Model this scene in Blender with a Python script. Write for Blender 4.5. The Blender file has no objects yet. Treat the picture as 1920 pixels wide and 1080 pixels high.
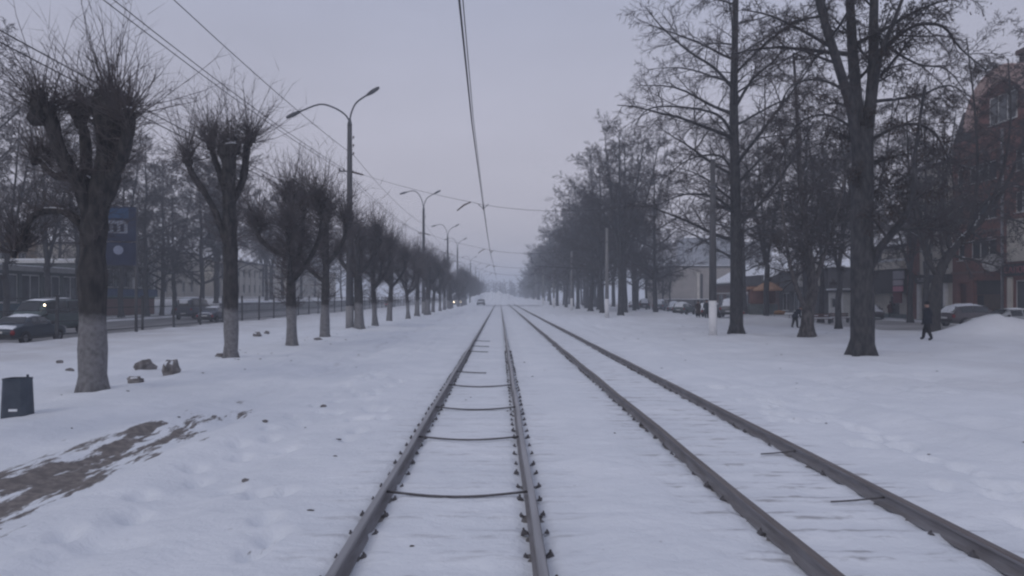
import bpy, bmesh, math, random
import numpy as np
from mathutils import Vector, Matrix
R = math.radians
SC = bpy.context.scene
COL = SC.collection

# ------------------------------------------------------------------ camera
CAMZ, F, VX, VY = 2.2, 1400.0, 937.0, 557.0     # height, focal length and vanishing point (photo pixels)
cd = bpy.data.cameras.new('camera')
cam = bpy.data.objects.new('camera', cd); COL.objects.link(cam)
cam.location = (0, 0, CAMZ); cam.rotation_euler = (R(90), 0, 0)
cd.sensor_width = 36; cd.lens = 36 * F / 1920
cd.shift_x = (960 - VX) / 1920; cd.shift_y = (VY - 540) / 1920
cd.clip_start = 0.1; cd.clip_end = 6000
SC.camera = cam

# ------------------------------------------------------------------ world, sun, exposure
W = bpy.data.worlds.new('World'); SC.world = W; W.use_nodes = True
nt = W.node_tree; nt.nodes.clear()
wo = nt.nodes.new('ShaderNodeOutputWorld'); bg = nt.nodes.new('ShaderNodeBackground')
sky = nt.nodes.new('ShaderNodeTexSky'); sky.sky_type = 'NISHITA'; sky.sun_disc = False
SUN_EL, SUN_AZ = 38.0, -150.0                       # azimuth measured from +Y towards +X
sky.sun_elevation = R(SUN_EL); sky.sun_rotation = R(SUN_AZ)
sky.air_density = 1.0; sky.dust_density = 4.0
hs = nt.nodes.new('ShaderNodeHueSaturation'); hs.inputs['Saturation'].default_value = 0.25; hs.inputs['Value'].default_value = 0.55
tc = nt.nodes.new('ShaderNodeTexCoord'); sx = nt.nodes.new('ShaderNodeSeparateXYZ')
rp = nt.nodes.new('ShaderNodeValToRGB')
rp.color_ramp.elements[0].position = 0.0; rp.color_ramp.elements[0].color = (.585, .550, .605, 1)
rp.color_ramp.elements[1].position = 0.42; rp.color_ramp.elements[1].color = (.395, .425, .560, 1)
cn = nt.nodes.new('ShaderNodeTexNoise'); cn.inputs['Scale'].default_value = 2.2; cn.inputs['Detail'].default_value = 4
cmap = nt.nodes.new('ShaderNodeMapping'); cmap.inputs['Scale'].default_value = (1, 1, 3)
cm = nt.nodes.new('ShaderNodeMapRange'); cm.inputs['To Min'].default_value = 8.0; cm.inputs['To Max'].default_value = 11.8
vm = nt.nodes.new('ShaderNodeVectorMath'); vm.operation = 'SCALE'
mx = nt.nodes.new('ShaderNodeMix'); mx.data_type = 'RGBA'; mx.inputs['Factor'].default_value = 0.92
L = nt.links.new
L(tc.outputs['Generated'], sx.inputs[0]); L(sx.outputs['Z'], rp.inputs['Fac'])
L(tc.outputs['Generated'], cmap.inputs[0]); L(cmap.outputs[0], cn.inputs['Vector']); L(cn.outputs['Fac'], cm.inputs['Value'])
L(rp.outputs['Color'], vm.inputs[0]); L(cm.outputs['Result'], vm.inputs['Scale'])
L(sky.outputs['Color'], hs.inputs['Color']); L(hs.outputs['Color'], mx.inputs[6]); L(vm.outputs['Vector'], mx.inputs[7])
L(mx.outputs[2], bg.inputs['Color']); bg.inputs['Strength'].default_value = 0.1
L(bg.outputs[0], wo.inputs['Surface'])

sl = bpy.data.lights.new('sun', 'SUN'); sl.energy = 0.5; sl.angle = R(25); sl.color = (1, .95, .9)
so = bpy.data.objects.new('sun', sl); COL.objects.link(so)
dirn = Vector((math.sin(R(SUN_AZ)) * math.cos(R(SUN_EL)), math.cos(R(SUN_AZ)) * math.cos(R(SUN_EL)), math.sin(R(SUN_EL))))
so.rotation_euler = dirn.to_track_quat('Z', 'Y').to_euler()

SC.view_settings.view_transform = 'Standard'; SC.view_settings.look = 'None'
SC.view_settings.exposure = 0.06; SC.view_settings.gamma = 1.0
SC.render.engine = 'CYCLES'
SC.cycles.use_denoising = True
SC.cycles.max_bounces = 6; SC.cycles.diffuse_bounces = 3; SC.cycles.glossy_bounces = 2
SC.cycles.transmission_bounces = 3; SC.cycles.volume_bounces = 1; SC.cycles.transparent_max_bounces = 6
SC.cycles.filter_width = 2.3

# ------------------------------------------------------------------ helpers
def at(px, py, D):
    return ((px - VX) / F * D, D, CAMZ + (VY - py) / F * D)

MATS = {}
def mat(name, col, rough=.8, col2=None, scale=6.0, bump=0.0, bscale=30.0, metal=0.0, spec=.3, detail=5, stretch=(1, 1, 1), emit=None, estr=0):
    if name in MATS: return MATS[name]
    m = bpy.data.materials.new(name); m.use_nodes = True; MATS[name] = m
    n = m.node_tree; b = n.nodes['Principled BSDF']; l = n.links.new
    b.inputs['Roughness'].default_value = rough; b.inputs['Metallic'].default_value = metal
    b.inputs['Specular IOR Level'].default_value = spec
    if col2 is None: col2 = tuple(c * .72 for c in col)
    t = n.nodes.new('ShaderNodeTexCoord'); mp = n.nodes.new('ShaderNodeMapping'); mp.inputs['Scale'].default_value = stretch
    l(t.outputs['Object'], mp.inputs[0])
    no = n.nodes.new('ShaderNodeTexNoise'); no.inputs['Scale'].default_value = scale; no.inputs['Detail'].default_value = detail
    l(mp.outputs[0], no.inputs['Vector'])
    cr = n.nodes.new('ShaderNodeValToRGB'); cr.color_ramp.elements[0].position = .35; cr.color_ramp.elements[1].position = .65
    cr.color_ramp.elements[0].color = (*col2, 1); cr.color_ramp.elements[1].color = (*col, 1)
    l(no.outputs['Fac'], cr.inputs['Fac']); l(cr.outputs['Color'], b.inputs['Base Color'])
    if bump:
        n2 = n.nodes.new('ShaderNodeTexNoise'); n2.inputs['Scale'].default_value = bscale; n2.inputs['Detail'].default_value = 6
        l(mp.outputs[0], n2.inputs['Vector'])
        bp = n.nodes.new('ShaderNodeBump'); bp.inputs['Strength'].default_value = bump; bp.inputs['Distance'].default_value = .05
        l(n2.outputs['Fac'], bp.inputs['Height']); l(bp.outputs[0], b.inputs['Normal'])
    if emit:
        b.inputs['Emission Color'].default_value = (*emit, 1); b.inputs['Emission Strength'].default_value = estr
    return m

def bark(name, dark, light, white_h=None, white=(.42, .41, .42), snow=0.0):
    """bark with vertical furrows; optional whitewash up to white_h metres; snow lying on upper sides"""
    if name in MATS: return MATS[name]
    m = mat(name, light, .92, dark, scale=4, bump=.5, bscale=7, stretch=(2.2, 2.2, .8), spec=.15)
    n = m.node_tree; b = n.nodes['Principled BSDF']; l = n.links.new
    src = b.inputs['Base Color'].links[0].from_socket
    t = [x for x in n.nodes if x.type == 'TEX_COORD'][0]
    if white_h:
        sp = n.nodes.new('ShaderNodeSeparateXYZ'); l(t.outputs['Object'], sp.inputs[0])
        no = n.nodes.new('ShaderNodeTexNoise'); no.inputs['Scale'].default_value = 7; no.inputs['Detail'].default_value = 6
        l(t.outputs['Object'], no.inputs['Vector'])
        a = n.nodes.new('ShaderNodeMath'); a.operation = 'MULTIPLY_ADD'; a.inputs[1].default_value = .22; l(no.outputs['Fac'], a.inputs[0]); l(sp.outputs['Z'], a.inputs[2])
        mr = n.nodes.new('ShaderNodeMapRange'); mr.inputs['From Min'].default_value = white_h + .22; mr.inputs['From Max'].default_value = white_h + .02
        l(a.outputs[0], mr.inputs['Value'])
        n3 = n.nodes.new('ShaderNodeTexNoise'); n3.inputs['Scale'].default_value = 10; n3.inputs['Detail'].default_value = 8; l(t.outputs['Object'], n3.inputs['Vector'])
        m3 = n.nodes.new('ShaderNodeMapRange'); m3.inputs['From Min'].default_value = .25; m3.inputs['From Max'].default_value = .6; m3.inputs['To Min'].default_value = .4; l(n3.outputs['Fac'], m3.inputs['Value'])
        mu = n.nodes.new('ShaderNodeMath'); mu.operation = 'MULTIPLY'; l(mr.outputs[0], mu.inputs[0]); l(m3.outputs[0], mu.inputs[1])
        mxx = n.nodes.new('ShaderNodeMix'); mxx.data_type = 'RGBA'; l(mu.outputs[0], mxx.inputs['Factor']); l(src, mxx.inputs[6]); mxx.inputs[7].default_value = (*white, 1)
        src = mxx.outputs[2]
    if snow:
        g = n.nodes.new('ShaderNodeNewGeometry'); s2 = n.nodes.new('ShaderNodeSeparateXYZ'); l(g.outputs['True Normal'], s2.inputs[0])
        no = n.nodes.new('ShaderNodeTexNoise'); no.inputs['Scale'].default_value = 1.6; no.inputs['Detail'].default_value = 4; l(t.outputs['Object'], no.inputs['Vector'])
        ad = n.nodes.new('ShaderNodeMath'); ad.operation = 'MULTIPLY'; l(s2.outputs['Z'], ad.inputs[0]); l(no.outputs['Fac'], ad.inputs[1])
        mr = n.nodes.new('ShaderNodeMapRange'); mr.inputs['From Min'].default_value = .50 - snow * .15; mr.inputs['From Max'].default_value = .56 - snow * .15; l(ad.outputs[0], mr.inputs['Value'])
        mxx = n.nodes.new('ShaderNodeMix'); mxx.data_type = 'RGBA'; l(mr.outputs[0], mxx.inputs['Factor']); l(src, mxx.inputs[6]); mxx.inputs[7].default_value = (.72, .74, .78, 1)
        src = mxx.outputs[2]
    l(src, b.inputs['Base Color'])
    return m

class MB:
    """collects shapes for one mesh"""
    def __init__(s): s.v = []; s.f = []; s.mi = []; s.cur = 0
    def add(s, vs, fs):
        o = len(s.v); s.v.extend(vs)
        for f in fs: s.f.append(tuple(i + o for i in f)); s.mi.append(s.cur)
    def box(s, x0, x1, y0, y1, z0, z1):
        s.add([(x0, y0, z0), (x1, y0, z0), (x1, y1, z0), (x0, y1, z0), (x0, y0, z1), (x1, y0, z1), (x1, y1, z1), (x0, y1, z1)],
              [(0, 3, 2, 1), (4, 5, 6, 7), (0, 1, 5, 4), (1, 2, 6, 5), (2, 3, 7, 6), (3, 0, 4, 7)])
        return s
    def quad(s, a, b, c, d): s.add([a, b, c, d], [(0, 1, 2, 3)]); return s
    def prism(s, poly, y0, y1):
        """polygon in x,z extruded along y"""
        n = len(poly)
        s.add([(x, y0, z) for x, z in poly] + [(x, y1, z) for x, z in poly],
              [tuple(range(n)), tuple(range(2 * n - 1, n - 1, -1))] + [(i, i + n, (i + 1) % n + n, (i + 1) % n) for i in range(n)])
        return s
    def tube(s, pts, rad, n=6, cap=True, tip=False):
        P = [Vector(p) for p in pts]; k = len(P); o = len(s.v); kk = k - 1 if tip else k
        if not hasattr(rad, '__len__'): rad = [rad] * k
        u = None
        for i in range(kk):
            t = (P[min(i + 1, k - 1)] - P[max(i - 1, 0)])
            if t.length < 1e-9: t = Vector((0, 0, 1))
            t.normalize()
            if u is None: u = t.orthogonal().normalized()
            else:
                u = u - t * u.dot(t)
                u = u.normalized() if u.length > 1e-6 else t.orthogonal().normalized()
            w = t.cross(u); p = P[i]; r = rad[i]
            for j in range(n):
                a = 6.283185 * j / n; c = math.cos(a) * r; d = math.sin(a) * r
                s.v.append((p.x + u.x * c + w.x * d, p.y + u.y * c + w.y * d, p.z + u.z * c + w.z * d))
        if tip:
            s.v.append(tuple(P[-1])); e = len(s.v) - 1; b = o + (kk - 1) * n
            for j in range(n): s.f.append((b + j, b + (j + 1) % n, e)); s.mi.append(s.cur)
        for i in range(kk - 1):
            b = o + i * n
            for j in range(n):
                j2 = (j + 1) % n
                s.f.append((b + j, b + j2, b + n + j2, b + n + j)); s.mi.append(s.cur)
        if cap and n > 3:
            s.f.append(tuple(o + j for j in range(n - 1, -1, -1))); s.mi.append(s.cur)
            s.f.append(tuple(o + (k - 1) * n + j for j in range(n))); s.mi.append(s.cur)
        return s
    def blob(s, c, r, rng, n=8, m=5, jit=.2):
        """lumpy ellipsoid, r=(rx,ry,rz)"""
        o = len(s.v); s.v.append((c[0], c[1], c[2] - r[2]))
        for i in range(1, m):
            th = math.pi * i / m
            for j in range(n):
                a = 6.28318 * j / n; k = 1 + rng.uniform(-jit, jit)
                s.v.append((c[0] + r[0] * math.sin(th) * math.cos(a) * k, c[1] + r[1] * math.sin(th) * math.sin(a) * k, c[2] - r[2] * math.cos(th) * k))
        s.v.append((c[0], c[1], c[2] + r[2])); e = len(s.v) - 1
        for j in range(n):
            s.f.append((o, o + 1 + (j + 1) % n, o + 1 + j)); s.mi.append(s.cur)
            b = o + 1 + (m - 2) * n; s.f.append((e, b + j, b + (j + 1) % n)); s.mi.append(s.cur)
        for i in range(m - 2):
            b = o + 1 + i * n
            for j in range(n): s.f.append((b + j, b + (j + 1) % n, b + n + (j + 1) % n, b + n + j)); s.mi.append(s.cur)
        return s
    def mesh(s, name, mats, smooth=False):
        me = bpy.data.meshes.new(name); me.from_pydata(s.v, [], s.f)
        for m in (mats if isinstance(mats, (list, tuple)) else [mats]): me.materials.append(m)
        if any(s.mi): me.polygons.foreach_set('material_index', s.mi)
        if smooth: me.polygons.foreach_set('use_smooth', [True] * len(me.polygons))
        me.update(); return me
    def build(s, name, mats, parent=None, smooth=False, loc=None, bevel=0):
        o = obj(name, s.mesh(name, mats, smooth), parent, loc)
        if bevel:
            b = o.modifiers.new('bevel', 'BEVEL'); b.width = bevel; b.segments = 2; b.limit_method = 'ANGLE'; b.angle_limit = R(40)
        return o

def obj(name, me, parent=None, loc=None):
    o = bpy.data.objects.new(name, me); COL.objects.link(o)
    if parent: o.parent = parent
    if loc: o.location = loc
    return o
def tag(o, label, cat, group=None):
    o['label'] = label; o['category'] = cat
    if group: o['group'] = group
    return o
def empty(name, loc, rz=0, label=None, cat=None, group=None):
    o = bpy.data.objects.new(name, None); COL.objects.link(o); o.empty_display_size = .3
    o.location = loc; o.rotation_euler = (0, 0, rz)
    if label: tag(o, label, cat, group)
    return o
KIDS = {}
def copy_tree(o, loc, rz=0, scale=1.0, label=None, group=None):
    c = o.copy(); COL.objects.link(c); c.location = loc; c.rotation_euler = (0, 0, rz); c.scale = (scale,) * 3 if not hasattr(scale, '__len__') else scale
    if label: c['label'] = label
    if group: c['group'] = group
    for ch in [x for x in SC.objects if x.parent == o] if o.name not in KIDS else KIDS[o.name]:
        KIDS.setdefault(o.name, [])
        if ch not in KIDS[o.name]: KIDS[o.name].append(ch)
        d = ch.copy(); COL.objects.link(d); d.parent = c
        for g in ch.children:
            e = g.copy(); COL.objects.link(e); e.parent = d
    return c
ORD = 'first second third fourth fifth sixth seventh eighth ninth tenth eleventh twelfth thirteenth fourteenth fifteenth sixteenth seventeenth eighteenth nineteenth twentieth'.split()
ORD += ['twenty-' + x for x in ORD[:9]] + ['thirtieth'] + ['thirty-' + x for x in ORD[:9]] + ['fortieth'] + ['forty-' + x for x in ORD[:9]]

# ------------------------------------------------------------------ value noise for terrain
def vnoise(x, y, seed):
    xi = np.floor(x).astype(np.int64); yi = np.floor(y).astype(np.int64); xf = x - xi; yf = y - yi
    def h(a, b):
        n = (a * 374761393 + b * 668265263 + seed * 974711) & 0x7fffffff
        n = ((n ^ (n >> 13)) * 1274126177) & 0x7fffffff
        return ((n ^ (n >> 16)) & 0xffff) / 65535.0
    u = xf * xf * (3 - 2 * xf); v = yf * yf * (3 - 2 * yf)
    return (h(xi, yi) * (1 - u) + h(xi + 1, yi) * u) * (1 - v) + (h(xi, yi + 1) * (1 - u) + h(xi + 1, yi + 1) * u) * v
def ss(a, b, x):
    t = np.clip((x - a) / (b - a), 0, 1); return t * t * (3 - 2 * t)

RAILS = (-1.265, .33, 2.535, 4.13)               # rail centres
TRACKC = ((RAILS[0] + RAILS[1]) / 2, (RAILS[2] + RAILS[3]) / 2)
SLEEP = .59
TREES_L = [(-9.0, 8.6), (-8.93, 16.4), (-9.2, 25.5), (-8.8, 31.6), (-9.0, 38.4), (-9.6, 51.0), (-9.2, 55.0), (-9.4, 63.5), (-9.2, 75.0), (-9.3, 84.0), (-9.1, 94.0), (-9.3, 104.0), (-9.2, 115.0)]
y_ = 127.0
rr = random.Random(4)
while y_ < 330:
    TREES_L.append((-9.2 + rr.uniform(-.4, .4), y_)); y_ += rr.uniform(11, 14)
MOUNDS = [(25.6, 39.0, 3.0, 2.2, 1.2), (29.5, 38.2, 4.2, 2.0, .95), (-1.3, 232, 8.5, 9, 4.0), (7, 240, 14, 8, 1.7), (-9, 236, 6, 7, 1.3),
          (21.5, 62.0, 4, 3, .55), (25, 72, 4, 4, .6), (20, 96, 3, 8, .5), (19.5, 120, 3, 10, .6), (-7.9, 52.5, 1.6, 2.2, .25), (-11, 60, 3, 4, .3), (-5.4, 118, 1.6, 16, .35)]
def terrain(x, y):
    z = np.zeros_like(x)
    far = np.clip(y / 60, 0, 1)
    z += (vnoise(x * .25, y * .25, 1) - .5) * .10 * ss(1.4, 3.0, np.minimum(np.abs(x - TRACKC[0]), np.abs(x - TRACKC[1])))
    z += (vnoise(x * .9, y * .9, 2) - .5) * .045 * ss(.9, 1.8, np.minimum(np.abs(x - TRACKC[0]), np.abs(x - TRACKC[1])))
    z += (vnoise(x * 3.1, y * 4.2, 3) - .5) * .022
    z += (vnoise(x * 8.3, y * 9.1, 5) - .5) * .012 + (vnoise(x * 17, y * 19, 7) - .5) * .007
    # the beds between the rails, slight ridge over each sleeper
    for c in TRACKC:
        inb = ss(1.45, 1.15, np.abs(x - c))
        z += inb * (.008 * np.cos(2 * np.pi * (y - 4.0) / SLEEP) - .004)
    for r in RAILS:
        d = np.abs(x - r); z -= .035 * ss(.20, .05, d) * (.5 + vnoise(x * 2, y * 5, 11))
    # snow a little higher between the two tracks and outside
    z += .03 * ss(.5, .9, x - RAILS[1]) * ss(.5, .9, RAILS[2] - x) + .05 * ss(.6, 1.6, x - RAILS[3]) + .05 * ss(.9, 2.0, RAILS[0] - x)
    # trodden path beside the left verge
    z -= .07 * ss(.62, .25, np.abs(x + 5.2 + .25 * (vnoise(y * .3, y * 0 + 3, 9) - .5))) * (.6 + .4 * vnoise(x * 1.5, y * .6, 13))
    side = ss(1.9, 2.8, np.abs(x - (TRACKC[0] + TRACKC[1]) / 2) - 1.9)
    z += side * ((vnoise(x * 1.4, y * .16, 31) - .5) * .13 + (vnoise(x * 3.0, y * .3, 33) - .5) * .06 + (vnoise(x * .5, y * .1, 35) - .5) * .14)
    tr = np.maximum(vnoise(x * 2.6, y * 2.2, 37) - .52, 0) * ss(.45, .7, vnoise(x * .35, y * .22, 39))
    z -= side * tr * .22
    # footprints near the right rail
    for (fx, fy) in FOOT:
        z -= .12 * np.exp(-((((x - fx) / .11) ** 2 + ((y - fy) / .19) ** 2)) ** 1.5) - .02 * np.exp(-(((x - fx - .1) / .14) ** 2 + ((y - fy - .2) / .16) ** 2))
    # snow drawn up round the trunks
    for (tx, ty) in TREES_L[:8]:
        d2 = ((x - tx) ** 2 + (y - ty) ** 2); z += .14 * np.exp(-d2 / .9) - .12 * np.exp(-d2 / .2)
    for (mx_, my, rx, ry, h) in MOUNDS:
        d2 = ((x - mx_) / rx) ** 2 + ((y - my) / ry) ** 2
        z += h * np.exp(-d2 * 1.6) * (.75 + .5 * vnoise(x * .8 + 3, y * .8, 17) * .8 + .2 * (vnoise(x * 3, y * 3, 19) - .5))
    # road on the left is cut in; verge bank; raised ground behind the retaining wall
    road = ss(-22.2, -22.7, x) * ss(-37.5, -37.2, x)
    z = z * (1 - road) - .32 * road
    z += .12 * np.exp(-((x + 21.6) / .8) ** 2) * (.4 + vnoise(x * 1.3, y * .7, 21))
    up = ss(-37.2, -37.9, x) * ss(97, 106, y)
    z += up * (1.35 + .6 * ss(-38, -46, x) + .25 * (vnoise(x * .4, y * .4, 23)))
    # street on the right
    rs = ss(25.5, 26.0, x) * ss(37.6, 37.2, x) * ss(48, 52, y)
    z = z * (1 - rs) - .1 * rs + .02 * rs * vnoise(x * 1.2, y * 1.2, 25)
    return z
frr = random.Random(9)
FOOT = [(5.0 + .09 * i + (.16 if i % 2 else -.1) + frr.uniform(-.05, .05), 13.4 + .33 * i + frr.uniform(-.07, .07)) for i in range(12)]
FOOT += [(5.9 + frr.uniform(-.2, .2) + .05 * i, 10.0 + .55 * i) for i in range(6)] + [(-3.9 + (.15 if i % 2 else -.15) + .02 * i, 7 + .7 * i + frr.uniform(-.1, .1)) for i in range(40)]
FOOT += [(9 + .35 * i, 16 + .62 * i + frr.uniform(-.2, .2)) for i in range(30)] + [(5.6 + frr.uniform(-.5, .5), 6.5 + frr.uniform(0, 12)) for i in range(30)] + [(-2.6 + frr.uniform(-.6, .6), 6 + frr.uniform(0, 14)) for i in range(26)] + [(7.5 + frr.uniform(-.8, 6), 14 + frr.uniform(0, 20)) for i in range(40)]

def axis(fine0, fine1, d, ext, g):
    a = list(np.arange(fine0, fine1 + 1e-6, d)); s = d; v = fine1
    while v < ext: s *= g; v += s; a.append(v)
    s = d; v = fine0; b = []
    while v > -ext: s *= g; v -= s; b.append(v)
    return np.array(b[::-1] + a)
gx = axis(-6.6, 6.2, .06, 900, 1.05)
gx = np.unique(np.concatenate([gx, [-22.2, -22.35, -22.5, -22.7, -37.2, -37.35, -37.5, -37.7, -37.9, 25.5, 25.75, 26, 37.2, 37.4, 37.6]]))
gy = [-12, -6, -2, 1, 2.5, 3.6]
while gy[-1] < 1600: gy.append(gy[-1] + max(.055, gy[-1] * (.0072 if gy[-1] < 22 else .014)))
gy = np.array(gy)
GX, GY = np.meshgrid(gx, gy); GZ = terrain(GX, GY)
nx, ny = len(gx), len(gy)
vs = np.stack([GX.ravel(), GY.ravel(), GZ.ravel()], 1)
idx = np.arange(nx * ny).reshape(ny, nx)
fs = np.stack([idx[:-1, :-1].ravel(), idx[:-1, 1:].ravel(), idx[1:, 1:].ravel(), idx[1:, :-1].ravel()], 1)
me = bpy.data.meshes.new('snow_ground'); me.vertices.add(len(vs)); me.vertices.foreach_set('co', vs.ravel())
me.loops.add(fs.size); me.loops.foreach_set('vertex_index', fs.ravel()); me.polygons.add(len(fs))
me.polygons.foreach_set('loop_start', np.arange(0, fs.size, 4)); me.polygons.foreach_set('loop_total', np.full(len(fs), 4))
me.polygons.foreach_set('use_smooth', np.ones(len(fs), bool)); me.update(calc_edges=True)
def tz(x, y): return float(terrain(np.array([float(x)]), np.array([float(y)]))[0])

def snow_material():
    m = bpy.data.materials.new('snow'); m.use_nodes = True; n = m.node_tree; b = n.nodes['Principled BSDF']; l = n.links.new
    b.inputs['Roughness'].default_value = .75; b.inputs['Specular IOR Level'].default_value = .2
    g = n.nodes.new('ShaderNodeNewGeometry'); sp = n.nodes.new('ShaderNodeSeparateXYZ'); l(g.outputs['Position'], sp.inputs[0])
    def noise(scale, detail=5, stretch=(1, 1, 1), rough=.55):
        mp = n.nodes.new('ShaderNodeMapping'); mp.inputs['Scale'].default_value = stretch; l(g.outputs['Position'], mp.inputs[0])
        x = n.nodes.new('ShaderNodeTexNoise'); x.inputs['Scale'].default_value = scale; x.inputs['Detail'].default_value = detail; x.inputs['Roughness'].default_value = rough
        l(mp.outputs[0], x.inputs['Vector']); return x.outputs['Fac']
    def mr(v, a, c, lo=0.0, hi=1.0, smooth=True):
        x = n.nodes.new('ShaderNodeMapRange'); x.interpolation_type = 'SMOOTHSTEP' if smooth else 'LINEAR'
        for k, q in (('From Min', a), ('From Max', c), ('To Min', lo), ('To Max', hi)): x.inputs[k].default_value = q
        l(v, x.inputs['Value']); return x.outputs['Result']
    def ma(op, a, c):
        x = n.nodes.new('ShaderNodeMath'); x.operation = op
        for i, q in enumerate((a, c)):
            if isinstance(q, (int, float)): x.inputs[i].default_value = q
            else: l(q, x.inputs[i])
        return x.outputs[0]
    def mix(f, a, c):
        x = n.nodes.new('ShaderNodeMix'); x.data_type = 'RGBA'
        if isinstance(f, (int, float)): x.inputs['Factor'].default_value = f
        else: l(f, x.inputs['Factor'])
        for i, q in ((6, a), (7, c)):
            if isinstance(q, tuple): x.inputs[i].default_value = (*q, 1)
            else: l(q, x.inputs[i])
        return x.outputs[2]
    X, Y = sp.outputs['X'], sp.outputs['Y']
    c = mix(mr(noise(.6, 6), .35, .7), (.73, .755, .795), (.80, .82, .855))
    c = mix(ma('MULTIPLY', mr(noise(5.5, 8, (1, 1, 1), .7), .56, .74), .30), c, (.56, .57, .60))     # trampled grains
    # grit and dust towards the road on the left and the street on the right; right grey also paints in vignette darkening
    dl = ma('MULTIPLY', mr(X, -11, -21, 0, 1), mr(noise(.35, 6), .2, .75, .25, .95))
    c = mix(ma('MULTIPLY', dl, .75), c, (.42, .40, .39))
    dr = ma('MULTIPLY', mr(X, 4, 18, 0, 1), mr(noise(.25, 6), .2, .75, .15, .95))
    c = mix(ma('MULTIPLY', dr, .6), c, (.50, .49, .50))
    # sleepers show as grey streaks; flecks of ballast
    ph = ma('FRACT', ma('DIVIDE', ma('SUBTRACT', Y, 4.0 - SLEEP / 2), SLEEP), 0)
    dd = ma('MULTIPLY', ma('ABSOLUTE', ma('SUBTRACT', ph, .5), 0), SLEEP)
    wob = ma('MULTIPLY', ma('SUBTRACT', noise(2.5, 4, (1, 1, 1)), .5), .12)
    edge = mr(ma('ABSOLUTE', ma('SUBTRACT', ma('ADD', dd, wob), .085), 0), .075, .01)
    st = ma('MULTIPLY', edge, mr(noise(3.4, 7, (.55, 1.6, 1), .68), .46, .62))
    st = ma('ADD', st, ma('MULTIPLY', mr(noise(3.2, 6, (.3, 2.2, 1), .65), .60, .70), .35))
    for cc, k in zip(TRACKC, (.40, .80)):
        band = mr(ma('ABSOLUTE', ma('SUBTRACT', X, cc), 0), 1.55, 1.15)
        c = mix(ma('MULTIPLY', ma('MULTIPLY', st, band), k), c, (.33, .32, .33))
    ch = mr(noise(7.5, 3, (1, 1, 1), .5), .735, .76)
    c = mix(ma('MULTIPLY', ch, .35), c, (.25, .24, .24))
    # bare trodden path, asphalt and dirt through the snow
    px = ma('ABSOLUTE', ma('ADD', X, 5.4), 0)
    core = ma('MULTIPLY', mr(px, 1.2, .1), ma('MULTIPLY', mr(Y, 20.0, 8.0), mr(Y, 3, 5)))
    pn = ma('ADD', noise(1.7, 9, (2.3, .38, 1), .68), ma('MULTIPLY', core, .27))
    c = mix(mr(pn, .68, .73), c, mix(mr(noise(9, 6), .35, .7), (.15, .135, .13), (.24, .215, .20)))
    far = ma('MULTIPLY', mr(px, .8, .1), ma('MULTIPLY', mr(Y, 12, 18), mr(noise(1.3, 6, (1.4, .22, 1)), .5, .66)))
    c = mix(ma('MULTIPLY', far, .35), c, (.38, .37, .38))
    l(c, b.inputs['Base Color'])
    bp = n.nodes.new('ShaderNodeBump'); bp.inputs['Strength'].default_value = .8; bp.inputs['Distance'].default_value = .04
    hh = ma('ADD', ma('MULTIPLY', noise(9, 8, (1, 1, 1), .6), .8), ma('MULTIPLY', noise(1.7, 5), 1.4))
    l(hh, bp.inputs['Height']); l(bp.outputs[0], b.inputs['Normal'])
    return m
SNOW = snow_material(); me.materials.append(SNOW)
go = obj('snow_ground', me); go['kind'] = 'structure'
SNOWM = mat('lying_snow', (.78, .80, .84), .8, (.68, .70, .74), scale=3, bump=.4, bscale=6)

# roads
def slush(name, a, b):
    return mat(name, a, .55, b, scale=.9, bump=.5, bscale=3.5, stretch=(1, .22, 1), detail=8, spec=.4)
def sheet(name, x0, x1, ys, z, m, jit=.02, nxs=14):
    mb = MB(); r = random.Random(3); o = 0
    for y in ys:
        for i in range(nxs + 1): mb.v.append((x0 + (x1 - x0) * i / nxs, y, z + r.uniform(-jit, jit)))
    for j in range(len(ys) - 1):
        for i in range(nxs): q = j * (nxs + 1) + i; mb.f.append((q, q + 1, q + nxs + 2, q + nxs + 1)); mb.mi.append(0)
    o = mb.build(name, m, smooth=True); o['kind'] = 'structure'; return o
ROADM = slush('slush_road', (.25, .245, .25), (.12, .115, .115))
sheet('left_road', -37.3, -22.45, [10 + 4 * i for i in range(160)], -.14, ROADM)
sheet('right_street', 26.1, 37.15, [52 + 4 * i for i in range(60)], -.06, slush('slush_street', (.46, .45, .46), (.26, .25, .25)))
sheet('crossing_road', -5, 10, [179, 180, 182, 184, 185], .16, slush('slush_crossing', (.20, .195, .20), (.10, .10, .10)), .01)
kb = MB()
kerb = empty('kerb', (0, 0, 0)); kerb['kind'] = 'structure'
kme = MB().box(-22.62, -22.44, 0, 3.96, -.3, .0).mesh('kerb_stone', mat('concrete', (.30, .30, .31), .9, (.2, .2, .2), 4, .3))
for i in range(40):
    o = obj('kerb_stone', kme, kerb, (0, 22 + i * 4, random.Random(i).uniform(-.015, .015)))

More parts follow.
